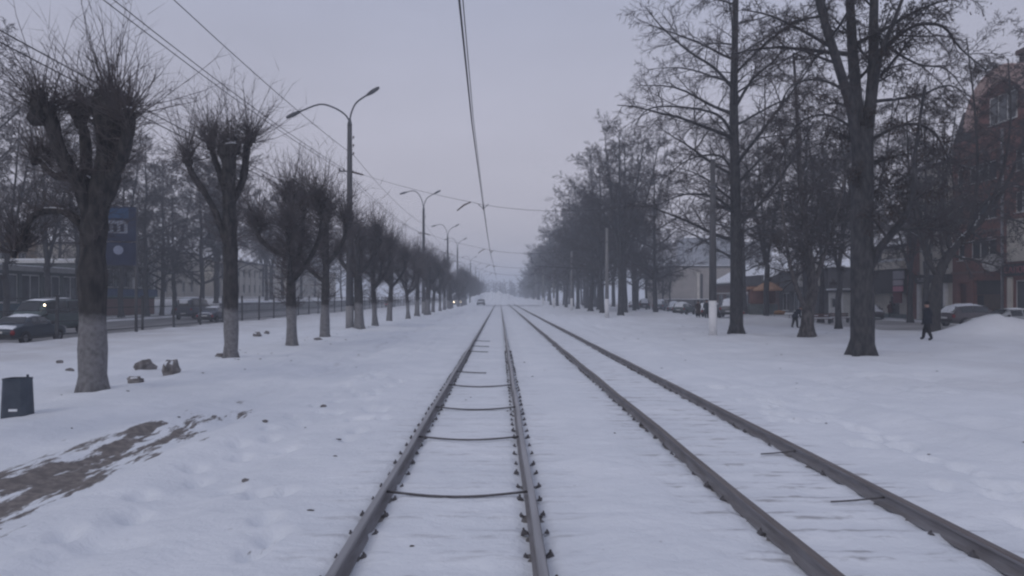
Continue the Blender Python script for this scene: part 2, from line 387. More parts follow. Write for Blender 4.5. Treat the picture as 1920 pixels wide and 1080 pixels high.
# ------------------------------------------------------------------ tram tracks
RAILM = mat('rail_steel', (.235, .23, .245), .6, (.165, .155, .16), scale=4, bump=.15, bscale=40, metal=.0, stretch=(3, .4, 3), spec=.25)
HEADM = mat('rail_running_surface', (.33, .325, .34), .42, (.24, .235, .245), scale=3, metal=.2, stretch=(6, .2, 1), spec=.5)
RUSTM = mat('rail_rusty_surface', (.19, .17, .165), .55, (.14, .12, .115), scale=3, metal=.1, stretch=(6, .2, 1))
WOODM = mat('sleeper_wood', (.22, .205, .20), .9, (.14, .13, .125), scale=5, bump=.5, bscale=12, stretch=(.3, 4, 1))
IRON = mat('fastening_iron', (.125, .12, .128), .7, (.08, .075, .078), scale=20)
RT = .125                                          # rail top above the snow
prof = [(-.065, -.03), (.065, -.03), (.065, -.018), (.02, .0), (.011, .015), (.011, .075), (.036, .088), (.038, .115), (.03, .125), (-.03, .125), (-.038, .115), (-.036, .088), (-.011, .075), (-.011, .015), (-.02, .0), (-.065, -.018)]
spk = MB()                                         # clip and screw holding the rail
spk.prism([(-.075, -.03), (.05, -.03), (.028, .03), (-.01, .038), (-.06, .0)], -.05, .05)
spk.tube([(-.005, 0, .025), (-.005, 0, .075)], [.022, .018], 6)
spk_me = spk.mesh('fastening', IRON)
slp_me = MB().box(-1.3, 1.3, -.10, .10, -.15, 0).mesh('sleeper', WOODM)
def track(c, rails, label, headm, raise_, bars, seed):
    r = random.Random(seed)
    t = empty('tram_track', (c, 0, 0), 0, label, 'tram track', 'the two tram tracks')
    for rx in rails:
        ys = [-3] + [y for y in np.arange(2, 40, 2.0)] + [y for y in range(40, 246, 6)]
        mb = MB(); n = len(prof)
        for y in ys:
            wob = .006 * math.sin(y * .9 + rx) + .004 * math.sin(y * 2.3 + 2 * rx)
            mb.v += [(rx - c + px + wob, y, pz + .5 * wob) for px, pz in prof]
        for j in range(len(ys) - 1):
            for i in range(n):
                i2 = (i + 1) % n; mb.f.append((j * n + i, j * n + i2, (j + 1) * n + i2, (j + 1) * n + i)); mb.mi.append(1 if i in (7, 8, 9) else 0)
        mb.build('rail', [RAILM, headm], t)
    k = 0; y = 4.0
    while y < 36:
        o = obj('sleeper', slp_me, t, (r.uniform(-.03, .03), y + r.uniform(-.03, .03), raise_ + r.uniform(-.012, .008)))
        o.rotation_euler = (r.uniform(-.03, .03), r.uniform(-.006, .006), r.uniform(-.02, .02))
        if y < 30:
            for rx in rails:
                for s in (-1, 1):
                    if seed == 2 and (s == 1 and rx == rails[1] or r.random() < .25): continue
                    f = obj('fastening', spk_me, t, (rx - c + s * (.118 + r.uniform(-.012, .012)), y + r.uniform(-.02, .02), r.uniform(-.012, .012)))
                    f.rotation_euler = (0, r.uniform(-.15, .15), (0 if s == 1 else math.pi) + r.uniform(-.3, .3))
                    q = r.uniform(.38, .62); f.scale = (q, q, q)
        y += SLEEP
    for (y, x0, x1, sag) in bars:
        mb = MB(); a = rails[0] - c; w = rails[1] - rails[0]
        pts = [(a + w * (x0 + (x1 - x0) * i / 10), y - sag * math.sin(math.pi * (x0 + (x1 - x0) * i / 10)), .055 - .035 * math.sin(math.pi * (x0 + (x1 - x0) * i / 10))) for i in range(11)]
        mb.tube(pts, .016 if seed == 1 else .011, 6); mb.build('tie_bar', IRON, t, True)
    return t
track(TRACKC[0], RAILS[:2], 'tram track with grey-topped rails and curved tie bars running straight ahead', HEADM, -.030,
      [(8.25, 0, 1, .10), (11.5, 0, 1, .10), (14.6, 0, 1, .14), (18.3, 0, 1, .14), (21.6, 0, .55, .1), (29.8, 0, .5, .1), (33, 0, .5, .1), (37, 0, .5, .1)], 1)
track(TRACKC[1], RAILS[2:], 'rust-brown tram track on the tree side, sleepers showing through the snow', RUSTM, -.026,
      [(8.0, .62, 1, .06), (10.4, .68, 1, .06)], 2)

# ------------------------------------------------------------------ trees
def nrm(v):
    l = math.sqrt(v[0] * v[0] + v[1] * v[1] + v[2] * v[2]) or 1; return (v[0] / l, v[1] / l, v[2] / l)
def cross(a, b): return (a[1] * b[2] - a[2] * b[1], a[2] * b[0] - a[0] * b[2], a[0] * b[1] - a[1] * b[0])
def turned(d, ang, az):
    a = nrm(cross(d, (0, 0, 1) if abs(d[2]) < .95 else (1, 0, 0))); b = cross(d, a)
    c, s = math.cos(ang), math.sin(ang); ca, sa = math.cos(az) * s, math.sin(az) * s
    return nrm((d[0] * c + a[0] * ca + b[0] * sa, d[1] * c + a[1] * ca + b[1] * sa, d[2] * c + a[2] * ca + b[2] * sa))

class Grower:
    """P: per level dicts: n segments, wobble, tropism, children, start, angle, length ratio"""
    def __init__(s, seed, P, rmin=.008):
        s.r = random.Random(seed); s.P = P; s.trunk = MB(); s.crown = MB(); s.rmin = rmin; s.tips = []
    def limb(s, p, d, L, r0, lev):
        q = s.P[lev]; r = s.r; n = q['n']; st = L / n; pts = [p]; dirs = [d]
        for i in range(n):
            w = q['w']; tr = q['t'] if not callable(q['t']) else q['t'](i / n)
            d = nrm((d[0] + r.uniform(-w, w), d[1] + r.uniform(-w, w), d[2] + r.uniform(-w, w) + tr))
            p = (p[0] + d[0] * st, p[1] + d[1] * st, p[2] + d[2] * st); pts.append(p); dirs.append(d)
        s.stem(pts, r0, max(r0 * q.get('taper', .3), s.rmin * .7), lev, L, dirs)
    def stem(s, pts, r0, r1, lev, L=None, dirs=None, nch=None, t0=None, az0=None):
        q = s.P[lev]; r = s.r; k = len(pts) - 1
        if L is None: L = sum((Vector(pts[i + 1]) - Vector(pts[i])).length for i in range(k))
        rad = [max(s.rmin * .6, r0 + (r1 - r0) * (i / k)) for i in range(k + 1)]
        big = lev <= 1
        (s.trunk if big else s.crown).tube(pts, rad, 9 if lev == 0 else 6 if lev == 1 else 4 if (lev == 2 and len(s.P) > 4) else 3, cap=False, tip=lev >= 3 or lev == 2 and len(s.P) <= 4)
        if lev + 1 >= len(s.P): s.tips.append(pts[-1]); return
        N = nch if nch is not None else q['c']; az = r.uniform(0, 6.28) if az0 is None else az0
        for j in range(N):
            a0 = q['s'] if t0 is None else t0
            t = a0 + (1 - a0) * (j + r.random()) / N; f = t * k; i = min(int(f), k - 1); u = f - i
            p = tuple(pts[i][m] * (1 - u) + pts[i + 1][m] * u for m in range(3))
            d = nrm(tuple(pts[i + 1][m] - pts[i][m] for m in range(3)))
            az += 2.4 + r.uniform(-.5, .5)
            nd = turned(d, R(q['a'] * r.uniform(.75, 1.25)), az)
            if q.get('up'): nd = nrm((nd[0], nd[1], nd[2] + q['up']))
            ln = L * q['l'] * r.uniform(.6, 1.15) * (1 - q.get('sh', .45) * t)
            s.limb(p, nd, ln, max(s.rmin, min(rad[i] * .55, (rad[i]) * (ln / L) * 1.3 + s.rmin)), lev + 1)
def tall_P(c=(20, 9, 7, 3), droop=-.05, l1=.36, fine=False):
    return [dict(n=12, w=.03, t=.02, c=c[0], s=.24, a=62, l=l1, sh=.55, taper=.12),
            dict(n=8, w=.11, t=lambda u: .03 if u < .3 else droop, c=c[1], s=.15, a=48, l=.42, sh=.5, taper=.2),
            dict(n=5, w=.14, t=droop * .8, c=c[2], s=.1, a=45, l=.48, sh=.4, taper=.3),
            dict(n=2, w=.2, t=droop, c=c[3], s=.1, a=40, l=.62, sh=.3, taper=.45),
            dict(n=2 if fine else 1, w=.22, t=droop, c=0, s=0, a=0, l=0, taper=.4)]
BARK_TALL = bark('tall_tree_bark', (.034, .035, .040), (.072, .070, .074), snow=.25)
TWIG = mat('dark_twigs', (.082, .073, .075), .95, (.048, .044, .048), scale=2, spec=.1)
TWIG_FAR = TWIG
TWIG_POLL = mat('linden_shoots', (.125, .110, .110), .95, (.075, .069, .073), scale=2, spec=.1)
BARK_WHITE = bark('whitewashed_bark', (.030, .030, .033), (.070, .066, .066), white_h=1.75, white=(.205, .202, .21), snow=.65)
SEEDM = mat('dry_seed_clusters', (.055, .042, .035), .95, (.032, .026, .024), scale=3, spec=.1)

def finish(name, g, loc, label, cat, group, barkm, seeds=0, rz=0, twig=None):
    t = empty(name, loc, rz, label, cat, group)
    g.trunk.build('trunk', barkm, t, True); cr = g.crown.build('crown', twig or TWIG, t)
    if seeds:
        mb = MB(); r = g.r
        for p in r.sample(g.tips, min(seeds, len(g.tips))):
            for _ in range(r.randint(2, 5)):
                c = (p[0] + r.uniform(-.12, .12), p[1] + r.uniform(-.12, .12), p[2] - r.uniform(0, .28)); a = r.uniform(0, 3.14); w = r.uniform(.014, .034); h = r.uniform(.03, .07)
                dx, dy = math.cos(a) * w, math.sin(a) * w
                mb.quad((c[0] - dx, c[1] - dy, c[2]), (c[0], c[1], c[2] - h), (c[0] + dx, c[1] + dy, c[2]), (c[0] + dy * .5, c[1] - dx * .5, c[2] + h * .7))
        o = mb.build('seed_clusters', SEEDM, t); o['kind'] = 'stuff'
    return t
def flare(mb, r, rng):
    """root flare: short buttress roots round the trunk base"""
    for i in range(5):
        a = i * 1.257 + rng.uniform(-.3, .3)
        mb.tube([(math.cos(a) * r * .55, math.sin(a) * r * .55, .75), (math.cos(a) * r * .85, math.sin(a) * r * .85, .25), (math.cos(a) * r * 1.35, math.sin(a) * r * 1.35, -.12)], [r * .35, r * .42, r * .3], 6, False)
def rel(px, py, D, base):
    a = at(px, py, D); return (a[0] - base[0], a[1] - base[1], a[2])

def smoothpts(pts, n=4):
    """Catmull-Rom through control points"""
    P = [Vector(pts[0])] + [Vector(p) for p in pts] + [Vector(pts[-1])]; out = []
    for i in range(1, len(P) - 2):
        for k in range(n):
            t = k / n; a, b, c, d = P[i - 1], P[i], P[i + 1], P[i + 2]
            out.append(tuple(.5 * ((2 * b) + (c - a) * t + (2 * a - 5 * b + 4 * c - d) * t * t + (3 * b - a - 3 * c + d) * t ** 3)))
    out.append(tuple(P[-2])); return out

# --- big forked tree, nearest on the right
B1 = at(1617, 668, 27.7); B1 = (B1[0], B1[1], 0)
g = Grower(11, tall_P((14, 11, 9, 8), -.06, .36), .0085)
def st(g, B, D, ctrl, r0, r1, lev, nch, t0, dD=None):
    """stem through photo pixels at distance D (plus an own depth offset for each point)"""
    pts = smoothpts([rel(px, py, D + (dd if dD is None else 0), B) for (px, py, dd) in ctrl])
    g.stem(pts, r0, r1, lev, nch=nch, t0=t0)
st(g, B1, 27.7, [(1617, 676, 0), (1617, 560, 0), (1616, 430, 0), (1617, 330, 0), (1618, 240, 0)], .43, .36, 0, 5, .55)
st(g, B1, 27.7, [(1616, 330, 0), (1597, 210, -.3), (1563, 95, -.8), (1535, 0, -1.2), (1505, -150, -1.6), (1490, -260, -2)], .21, .07, 0, 13, .2)
st(g, B1, 27.7, [(1616, 300, 0), (1601, 130, .3), (1594, 0, .5), (1590, -160, .6), (1580, -330, .7)], .24, .07, 0, 14, .2)
st(g, B1, 27.7, [(1622, 280, 0), (1636, 150, .1), (1639, 0, .3), (1650, -170, .8), (1668, -330, 1)], .24, .07, 0, 14, .2)
st(g, B1, 27.7, [(1636, 200, .1), (1652, 100, -.5), (1680, 30, -1.2), (1720, -80, -2.0)], .12, .04, 0, 10, .15)
st(g, B1, 27.7, [(1632, 500, 0), (1652, 462, -.4), (1690, 415, -1.0), (1712, 360, -1.6), (1718, 270, -1.8), (1735, 160, -2.0)], .17, .04, 0, 12, .25)
st(g, B1, 27.7, [(1638, 120, .2), (1680, 72, 0), (1720, 47, -.4), (1768, 50, -.9), (1800, 90, -1.2), (1850, 132, -1.5)], .085, .02, 1, 12, .2)
st(g, B1, 27.7, [(1553, 85, -.8), (1500, 55, -1.2), (1440, 28, -1.6), (1390, 18, -2)], .07, .015, 1, 10, .15)
st(g, B1, 27.7, [(1600, 180, -.2), (1540, 150, -1), (1480, 165, -1.4), (1450, 240, -1.6)], .06, .015, 1, 11, .15)
st(g, B1, 27.7, [(1640, 190, .2), (1720, 180, 1.0), (1780, 160, 1.6), (1830, 190, 2)], .07, .015, 1, 11, .15)
st(g, B1, 27.7, [(1638, 260, .1), (1690, 235, -.8), (1740, 240, -1.2), (1775, 290, -1.5), (1790, 360, -1.6)], .07, .015, 1, 12, .15)
st(g, B1, 27.7, [(1650, 80, .3), (1720, 120, 1.4), (1775, 130, 2.2), (1815, 180, 2.6)], .06, .015, 1, 12, .15)
st(g, B1, 27.7, [(1612, 250, 0), (1550, 215, 1), (1490, 240, 1.8), (1455, 330, 2.2)], .06, .015, 1, 10, .15)
flare(g.trunk, .43, g.r)
finish('maple_tree', g, B1, 'thick dark forked tree with drooping seed clusters, the stoutest trunk on the snow', 'tree', None, BARK_TALL, seeds=2200)

# --- straight tree with arching side branches
B2 = at(1380, 628, 43.4); B2 = (B2[0], B2[1], 0)
g = Grower(22, tall_P((30, 12, 9, 9), -.05, .38), .0095)
st(g, B2, 43.4, [(1381, 636, 0), (1381, 500, 0), (1379, 350, 0), (1376, 200, 0), (1378, 80, 0), (1380, -60, 0), (1376, -200, 0)], .40, .09, 0, 32, .22)
flare(g.trunk, .38, g.r)
for ctrl in ([(1377, 170, 0), (1340, 128, -.5), (1290, 95, -1), (1240, 50, -1.6), (1212, 15, -2)], [(1377, 258, 0), (1345, 215, -1), (1270, 200, -2), (1215, 205, -2.6), (1190, 235, -3)],
             [(1378, 330, 0), (1350, 292, 1), (1290, 300, 2), (1240, 340, 2.6)], [(1377, 205, 0), (1410, 150, -.6), (1450, 115, -1.2), (1480, 80, -1.8)],
             [(1378, 400, 0), (1340, 370, -1), (1280, 365, -1.6), (1225, 390, -2.2)]):
    st(g, B2, 43.4, ctrl, .10, .018, 1, 13, .12)
finish('linden_tree', g, B2, 'tall straight-trunked bare tree next to the white-based pole', 'tree', None, BARK_TALL)

# --- mottled leaning tree
B3 = at(1513, 634, 41); B3 = (B3[0], B3[1], 0)
g = Grower(33, tall_P((12, 11, 9, 8), -.07, .44), .0095)
st(g, B3, 41, [(1513, 640, 0), (1515, 590, 0), (1524, 545, .2), (1520, 500, .3), (1512, 440, .5), (1500, 330, .5), (1495, 220, .6), (1488, 100, .8)], .38, .06, 0, 16, .35)
st(g, B3, 41, [(1516, 590, 0), (1500, 556, -.4), (1482, 500, -.8), (1470, 420, -1), (1462, 300, -1.2)], .17, .04, 0, 10, .35)
st(g, B3, 41, [(1524, 540, .2), (1545, 480, .6), (1570, 400, 1), (1590, 300, 1.4)], .16, .04, 0, 10, .3)
flare(g.trunk, .36, g.r)
finish('maple_tree', g, B3, 'bare tree with a mottled twisted trunk beside the stooping pedestrian', 'tree', None, bark('mottled_bark', (.035, .033, .034), (.12, .11, .11), snow=.4), seeds=700)

# --- V-forked tree behind the walking man
B4 = at(1735, 625, 45.5); B4 = (B4[0], B4[1], 0)
g = Grower(44, tall_P((12, 11, 9, 8), -.06, .46), .0095)
st(g, B4, 45.5, [(1750, 640, 0), (1750, 590, 0), (1754, 550, 0), (1764, 505, 0), (1785, 470, 0), (1815, 438, .4), (1850, 400, .8), (1890, 340, 1.2), (1920, 260, 1.6)], .44, .06, 0, 15, .4)
st(g, B4, 45.5, [(1757, 515, 0), (1742, 492, -.3), (1728, 455, -.5), (1718, 410, -.8), (1705, 330, -1.2), (1700, 210, -1.6)], .19, .04, 0, 13, .3)
st(g, B4, 45.5, [(1815, 438, .4), (1832, 340, .9), (1828, 210, 1.2), (1812, 70, 1.4)], .13, .03, 0, 15, .15)
st(g, B4, 45.5, [(1850, 400, .8), (1880, 320, .2), (1895, 220, -.4), (1890, 110, -.8)], .11, .03, 0, 13, .15)
st(g, B4, 45.5, [(1785, 470, 0), (1775, 420, .4), (1768, 340, .8), (1772, 230, 1)], .12, .03, 0, 10, .2)
finish('maple_tree', g, B4, 'leaning V-forked tree with snow on its limbs behind the walking man', 'tree', None, bark('snowy_bark', (.030, .029, .031), (.065, .06, .06), snow=.75), seeds=900)

# --- generic tall trees (four forms, copied)
def tall_tree(seed, H, r0, c, rmin, l1, label, group=None, t0=None, droop=-.03, name='linden_tree', loc=(0, 0, 0), seeds=0, fork=False):
    g = Grower(seed, tall_P(c, droop, l1), rmin); r = g.r
    if fork:
        hf = H * .3
        g.stem([(r.uniform(-.1, .1) * (i > 0), r.uniform(-.1, .1) * (i > 0), -.15 + hf * i / 4) for i in range(5)], r0, r0 * .8, 0, nch=2, t0=.7)
        for k in range(3):
            a = k * 2.1 + r.uniform(-.4, .4); sp = r.uniform(.10, .22) * H
            pts = smoothpts([(0, 0, hf * .95), (math.cos(a) * sp * .35, math.sin(a) * sp * .35, hf + H * .2), (math.cos(a) * sp * .75, math.sin(a) * sp * .75, hf + H * .45), (math.cos(a) * sp, math.sin(a) * sp, H * r.uniform(.92, 1.02))], 3)
            g.stem(pts, r0 * .55, r0 * .1, 0, nch=c[0] // 2, t0=.12)
    else:
        pts = [(0, 0, -.15)]; x = y = 0
        for i in range(1, 11):
            x += r.uniform(-.16, .16); y += r.uniform(-.16, .16); pts.append((x, y, H * i / 10))
        g.stem(pts, r0, r0 * .1, 0, t0=t0)
    flare(g.trunk, r0, r)
    return finish(name, g, loc, label, 'tree', group, BARK_TALL, seeds)
RG = 'bare trees in the rows beyond the tram tracks'
forms = []
RIGHT = [(13.9, 86), (16.6, 99.5), (14.1, 103), (13.6, 112), (16.2, 122), (14.0, 134), (17.0, 146), (13.8, 155), (16.4, 168), (13.9, 180), (16.8, 196), (14.2, 208), (17.2, 224), (13.9, 240), (16.5, 256), (14.2, 272), (17.0, 290), (14.0, 308), (16.8, 326),
         (20.0, 111), (21, 138), (20.4, 160), (21.5, 182), (19.2, 92), (22.5, 124), (20.6, 150), (19.5, 172), (22, 200), (20.5, 220), (21.5, 245)]
for i, (x, y) in enumerate(RIGHT):
    lab = ORD[i] + ' bare tree counted along the row past the second concrete pole' if i < 19 else ORD[i - 19] + ' bare tree of the back row near the snowed-up cars'
    if i < 4:
        t = tall_tree(100 + i, (21.5, 22.5, 20.5, 22)[i], (.36, .42, .33, .38)[i], (30, 11, 9, 8), .0140, (.46, .42, .47, .45)[i], lab, RG, .16, -.02, loc=(x, y, 0), fork=(i in (0, 1)))
        forms.append(t)
    else:
        copy_tree(forms[(i * 3 + 1) % 4], (x, y, 0), rr.uniform(0, 6.28), rr.uniform(.84, 1.06), lab, RG)
# behind the big tree: dense seed-bearing maples filling the gap in front of the shops
MG = 'seed-bearing maples in front of the shops'
BACKR = [((26.6, 54.5), 'maple hidden directly behind the stoutest forked trunk'), ((24.2, 58.5), 'maple standing behind the mottled twisted trunk'), ((34.6, 60.5), 'maple standing in line behind the V-forked tree'),
         ((31.0, 41.5), 'maple just outside the picture beside the parked cars, one snowy limb reaching in'), ((23.9, 67), 'slender maple between the orange umbrella and the brick shops'), ((28.4, 66), 'maple at the pavement before the cream shopfront'), ((22.8, 50.2), 'thin maple beside the stooping pedestrian and mottled trunk'),
         ((19.0, 60), 'maple hidden behind the tall straight trunk'), ((31.2, 75.5), 'maple far behind the mottled trunk at the dark shop'), ((34.2, 70.5), 'maple far behind the stoutest trunk by the low cream house'), ((36.0, 65.5), 'maple close to the brick corner with hanging signs'), ((27.0, 82), 'maple in front of the canopy shop')]
m0 = None
for i, ((x, y), lab) in enumerate(BACKR):
    if i < 2:
        t = tall_tree(200 + i, 17.5, .27, (26, 11, 9, 8), .0115, .46, lab, MG, .28, -.075, 'maple_tree', (x, y, 0), seeds=900, fork=(i == 0))
        if i == 0: m0 = t
        else: m1 = t
    else: copy_tree((m0, m1)[i % 2], (x, y, 0), rr.uniform(0, 6.28), (.9, .95, 1, .9, 1, .9, .8, .95, 1, .95, .85, 1)[i], lab, MG)

# far trees beside the cars (thin saplings clump at 1210-1260)
for i, (px, D) in enumerate(((1196, 116), (1212, 124), (1228, 120), (1242, 132), (1256, 128))):
    p = at(px, 575, D)
    copy_tree(forms[i % 4], (p[0], p[1], 0), rr.uniform(0, 6), (.42, .42, rr.uniform(.55, .68)), ORD[i] + ' slender sapling of the thicket behind the snow-covered cars', 'sapling thicket behind the cars')

# --- pollarded lindens on the left
POLL = [dict(n=6, w=.05, t=0, c=0, s=.2, a=50, l=.3, taper=.8), dict(n=5, w=.08, t=.05, c=0, s=.2, a=45, l=.4, taper=.75),
        dict(n=3, w=.17, t=.11, c=7, s=.08, a=42, l=.46, sh=.4, taper=.35), dict(n=1, w=.14, t=.07, c=0, s=.2, a=40, l=.45, taper=.5)]
def pollard(seed, loc, label, rt=.29, limbs=None, hk=6.2, shoots=30, dense=1.0, rmin=.008, name='linden_tree'):
    g = Grower(seed, POLL, rmin); r = g.r
    if limbs is None:
        fh = r.uniform(3.0, 3.8); lean = (r.uniform(-.25, .25), r.uniform(-.25, .25))
        tr = smoothpts([(0, 0, -.15), (lean[0] * .3, lean[1] * .3, fh * .5), (lean[0], lean[1], fh), (lean[0] * 1.4, lean[1] * 1.4, hk)], 3)
        limbs = [(tr, rt, rt * .55)]
        for k in range(r.randint(3, 4)):
            a = k * 1.7 + r.uniform(-.4, .4); sp = r.uniform(.9, 1.7); h0 = fh * r.uniform(.8, 1.15); h1 = hk * r.uniform(.78, 1.06)
            limbs.append((smoothpts([(lean[0] * .9, lean[1] * .9, h0), (math.cos(a) * sp * .6, math.sin(a) * sp * .6, h0 + (h1 - h0) * .3), (math.cos(a) * sp, math.sin(a) * sp, h0 + (h1 - h0) * .65), (math.cos(a) * sp * 1.02, math.sin(a) * sp * 1.02, h1)], 3), rt * .5, rt * .36))
    for li, (pts, a, b) in enumerate(limbs):
        k = len(pts) - 1
        rad = [(a + (b - a) * i / k) * r.uniform(.9, 1.15) for i in range(k + 1)]
        if li == 0: rad[0] *= 1.28; rad[1] *= 1.02
        g.trunk.tube(pts, rad, 10 if li == 0 else 7, cap=True)
        # old cut heads: lumpy knobs near the ends
        for q in range(3 if li else 4):
            p = pts[max(1, k - (q > 1) - (q > 2))]; s = b * r.uniform(1.1, 1.7)
            c = (p[0] + r.uniform(-.12, .12), p[1] + r.uniform(-.12, .12), p[2] + r.uniform(-.25, .1))
            g.trunk.blob(c, (s, s, s * 1.25), r, 7, 5, .3)
            for w in range(int(shoots * .66 * dense)):
                az = r.uniform(0, 6.28); el = r.uniform(.15, 1.45); d = (math.cos(az) * math.cos(el), math.sin(az) * math.cos(el), math.sin(el))
                g.limb((c[0] + d[0] * s * .7, c[1] + d[1] * s * .7, c[2] + d[2] * s * .8), d, r.choice((r.uniform(.3, .8), r.uniform(.4, 1.0), r.uniform(.6, 1.3), r.uniform(1.3, 2.8))), r.uniform(.007, .012) + rmin * .35, 2)
        # short twigs all along the limb
        lo = 1 if li else max(1, int(k * .38))
        for w in range(int((75 if li else 95) * dense)):
            f = r.uniform(lo, k); i = min(int(f), k - 1); u = f - i; p = tuple(pts[i][m] * (1 - u) + pts[i + 1][m] * u for m in range(3))
            az = r.uniform(0, 6.28); g.limb(p, nrm((math.cos(az), math.sin(az), r.uniform(-.2, .9))), r.uniform(.3, 1.25), r.uniform(.006, .010) + rmin * .3, 2)
    flare(g.trunk, rt * .95, r)
    return finish(name, g, loc, label, 'tree', 'pollarded trees with whitewashed trunks', BARK_WHITE, twig=TWIG_POLL)
def plab(i):
    return ORD[i] + ' pollarded whitewashed tree counted along the row between fence and tracks'
protos = []
for i, (x, y) in enumerate(TREES_L):
    if i == 0: lab = 'pollarded tree just out of view, long shoots reaching in above the bin'
    elif i == 1: lab = 'stout pollarded tree with whitewashed trunk close to the dark bin'
    elif i == 2: lab = 'pollarded whitewashed tree with a forked head, next after the stout one by the bin'
    else: lab = plab(i - 1)
    if i == 1:
        b = (x, y, 0); D = y
        T = lambda *c: smoothpts([rel(px, py, D + dd, b) for px, py, dd in c], 3)
        lim = [(T((174, 752, 0), (174, 600, 0), (174, 480, 0), (180, 400, 0), (200, 330, 0), (205, 250, .1), (205, 205, .1)), .30, .25),
               (T((178, 440, 0), (150, 350, -.2), (115, 290, -.3), (98, 235, -.4), (85, 195, -.4)), .17, .13),
               (T((178, 460, 0), (135, 405, .2), (95, 395, .3), (60, 408, .4), (35, 470, .5)), .10, .06),
               (T((190, 360, 0), (150, 330, .4), (105, 330, .7), (75, 300, .9)), .10, .07),
               (T((195, 340, 0), (225, 310, -.4), (238, 260, -.6), (245, 215, -.6)), .14, .12),
               (T((185, 420, 0), (165, 340, .7), (160, 260, 1.0), (150, 215, 1.1)), .13, .11)]
        t = pollard(50, (x, y, 0), lab, .28, lim, shoots=34, dense=1.2, rmin=.0055)
    elif i == 2:
        b = (x, y, 0); D = y
        T = lambda *c: smoothpts([rel(px, py, D + dd, b) for px, py, dd in c], 3)
        lim = [(T((434, 684, 0), (433, 580, 0), (432, 470, 0), (430, 400, 0), (428, 330, 0), (430, 275, 0)), .235, .22),
               (T((428, 470, 0), (405, 400, -.2), (380, 355, -.3), (360, 325, -.3), (352, 300, -.3)), .11, .09),
               (T((430, 390, 0), (455, 340, .3), (462, 290, .4), (465, 255, .4)), .13, .11),
               (T((430, 380, 0), (415, 330, .5), (400, 290, .8), (398, 255, .9)), .12, .1)]
        t = pollard(52, (x, y, 0), lab, .23, lim, shoots=34, dense=1.25, rmin=.0075)
    elif i in (3, 4, 5, 7):
        t = pollard(60 + i, (x, y, 0), lab, .24 if i != 5 else .34, None, 6.4, 44, 1.6, .010)
        protos.append(t)
    else:
        t = copy_tree(protos[(i * 5) % len(protos)] if protos else None, (x, y, 0), rr.uniform(0, 6.28), (lambda a_: (a_, a_, a_ * rr.uniform(.9, 1.14)))(rr.uniform(.88, 1.12)), lab) if protos else pollard(59, (x, y, 0), lab, .28, None, 6.0, 30, 1.0, .006)

# background trees across the road on the left
LG = 'bare trees across the road'
BL = [(-39.6, 60), (-40.5, 72), (-39.2, 83), (-41, 94), (-39.5, 104), (-41.5, 116), (-40, 128), (-41, 141), (-42, 158), (-40.5, 176), (-42, 198), (-41, 222), (-43, 250), (-50, 66), (-52, 88), (-53, 110), (-51, 135), (-54, 170), (-52, 210), (-38.3, 54), (-40, 66), (-39.3, 77.5), (-40.3, 89), (-39.5, 99), (-40.6, 110), (-41, 134), (-41.2, 150)]
for i, (x, y) in enumerate(BL):
    zz = tz(x, y) - .1
    copy_tree(forms[i % 4] if i % 3 else m0, (x, y, zz), rr.uniform(0, 6.28), rr.uniform(.80, .95) if i % 3 else rr.uniform(.95, 1.1), (ORD[i] + ' bare tree along the far side of the road behind the fence') if i < 13 else (ORD[i - 13] + ' bare tree rising behind the roofs across the road') if i < 19 else (ORD[i - 19] + ' extra bare tree filling the gaps before the shops across the road'), LG)

# distant wood closing the avenue
r = random.Random(8); mbw = MB()
def far_tree(x, y, H, k):
    P_ = tall_P((18, 6, 4, 0), -.02, .40)[:4]
    for q_, n_ in zip(P_, (4, 3, 2, 1)): q_['n'] = n_
    gg = Grower(k, P_, .10)
    gg.stem([(0, 0, 0), (.2, 0, H * .5), (0, .2, H)], .38, .1, 0, t0=.12)
    for src in (gg.trunk, gg.crown):
        o = len(mbw.v); mbw.v.extend((a + x, b + y, c) for a, b, c in src.v); mbw.f.extend(tuple(i + o for i in f) for f in src.f); mbw.mi.extend(src.mi)
for k in range(26):
    far_tree(14.5 + r.uniform(-1, 9), 338 + k * 7.5 + r.uniform(-3, 3), r.uniform(15, 20) - k * .18, 300 + k)
for k in range(14):
    far_tree(-(10 + r.uniform(-1, 6)), 335 + k * 14 + r.uniform(-3, 3), r.uniform(9, 11), 350 + k)
for k in range(32):
    far_tree(-25 + k * 1.55 + r.uniform(-2, 2), r.uniform(500, 560), r.uniform(11, 14), 400 + k)
o = mbw.build('treeline', TWIG_FAR); o['kind'] = 'stuff'; tag(o, 'far-off bare wood lining and closing the avenue at the horizon', 'trees')

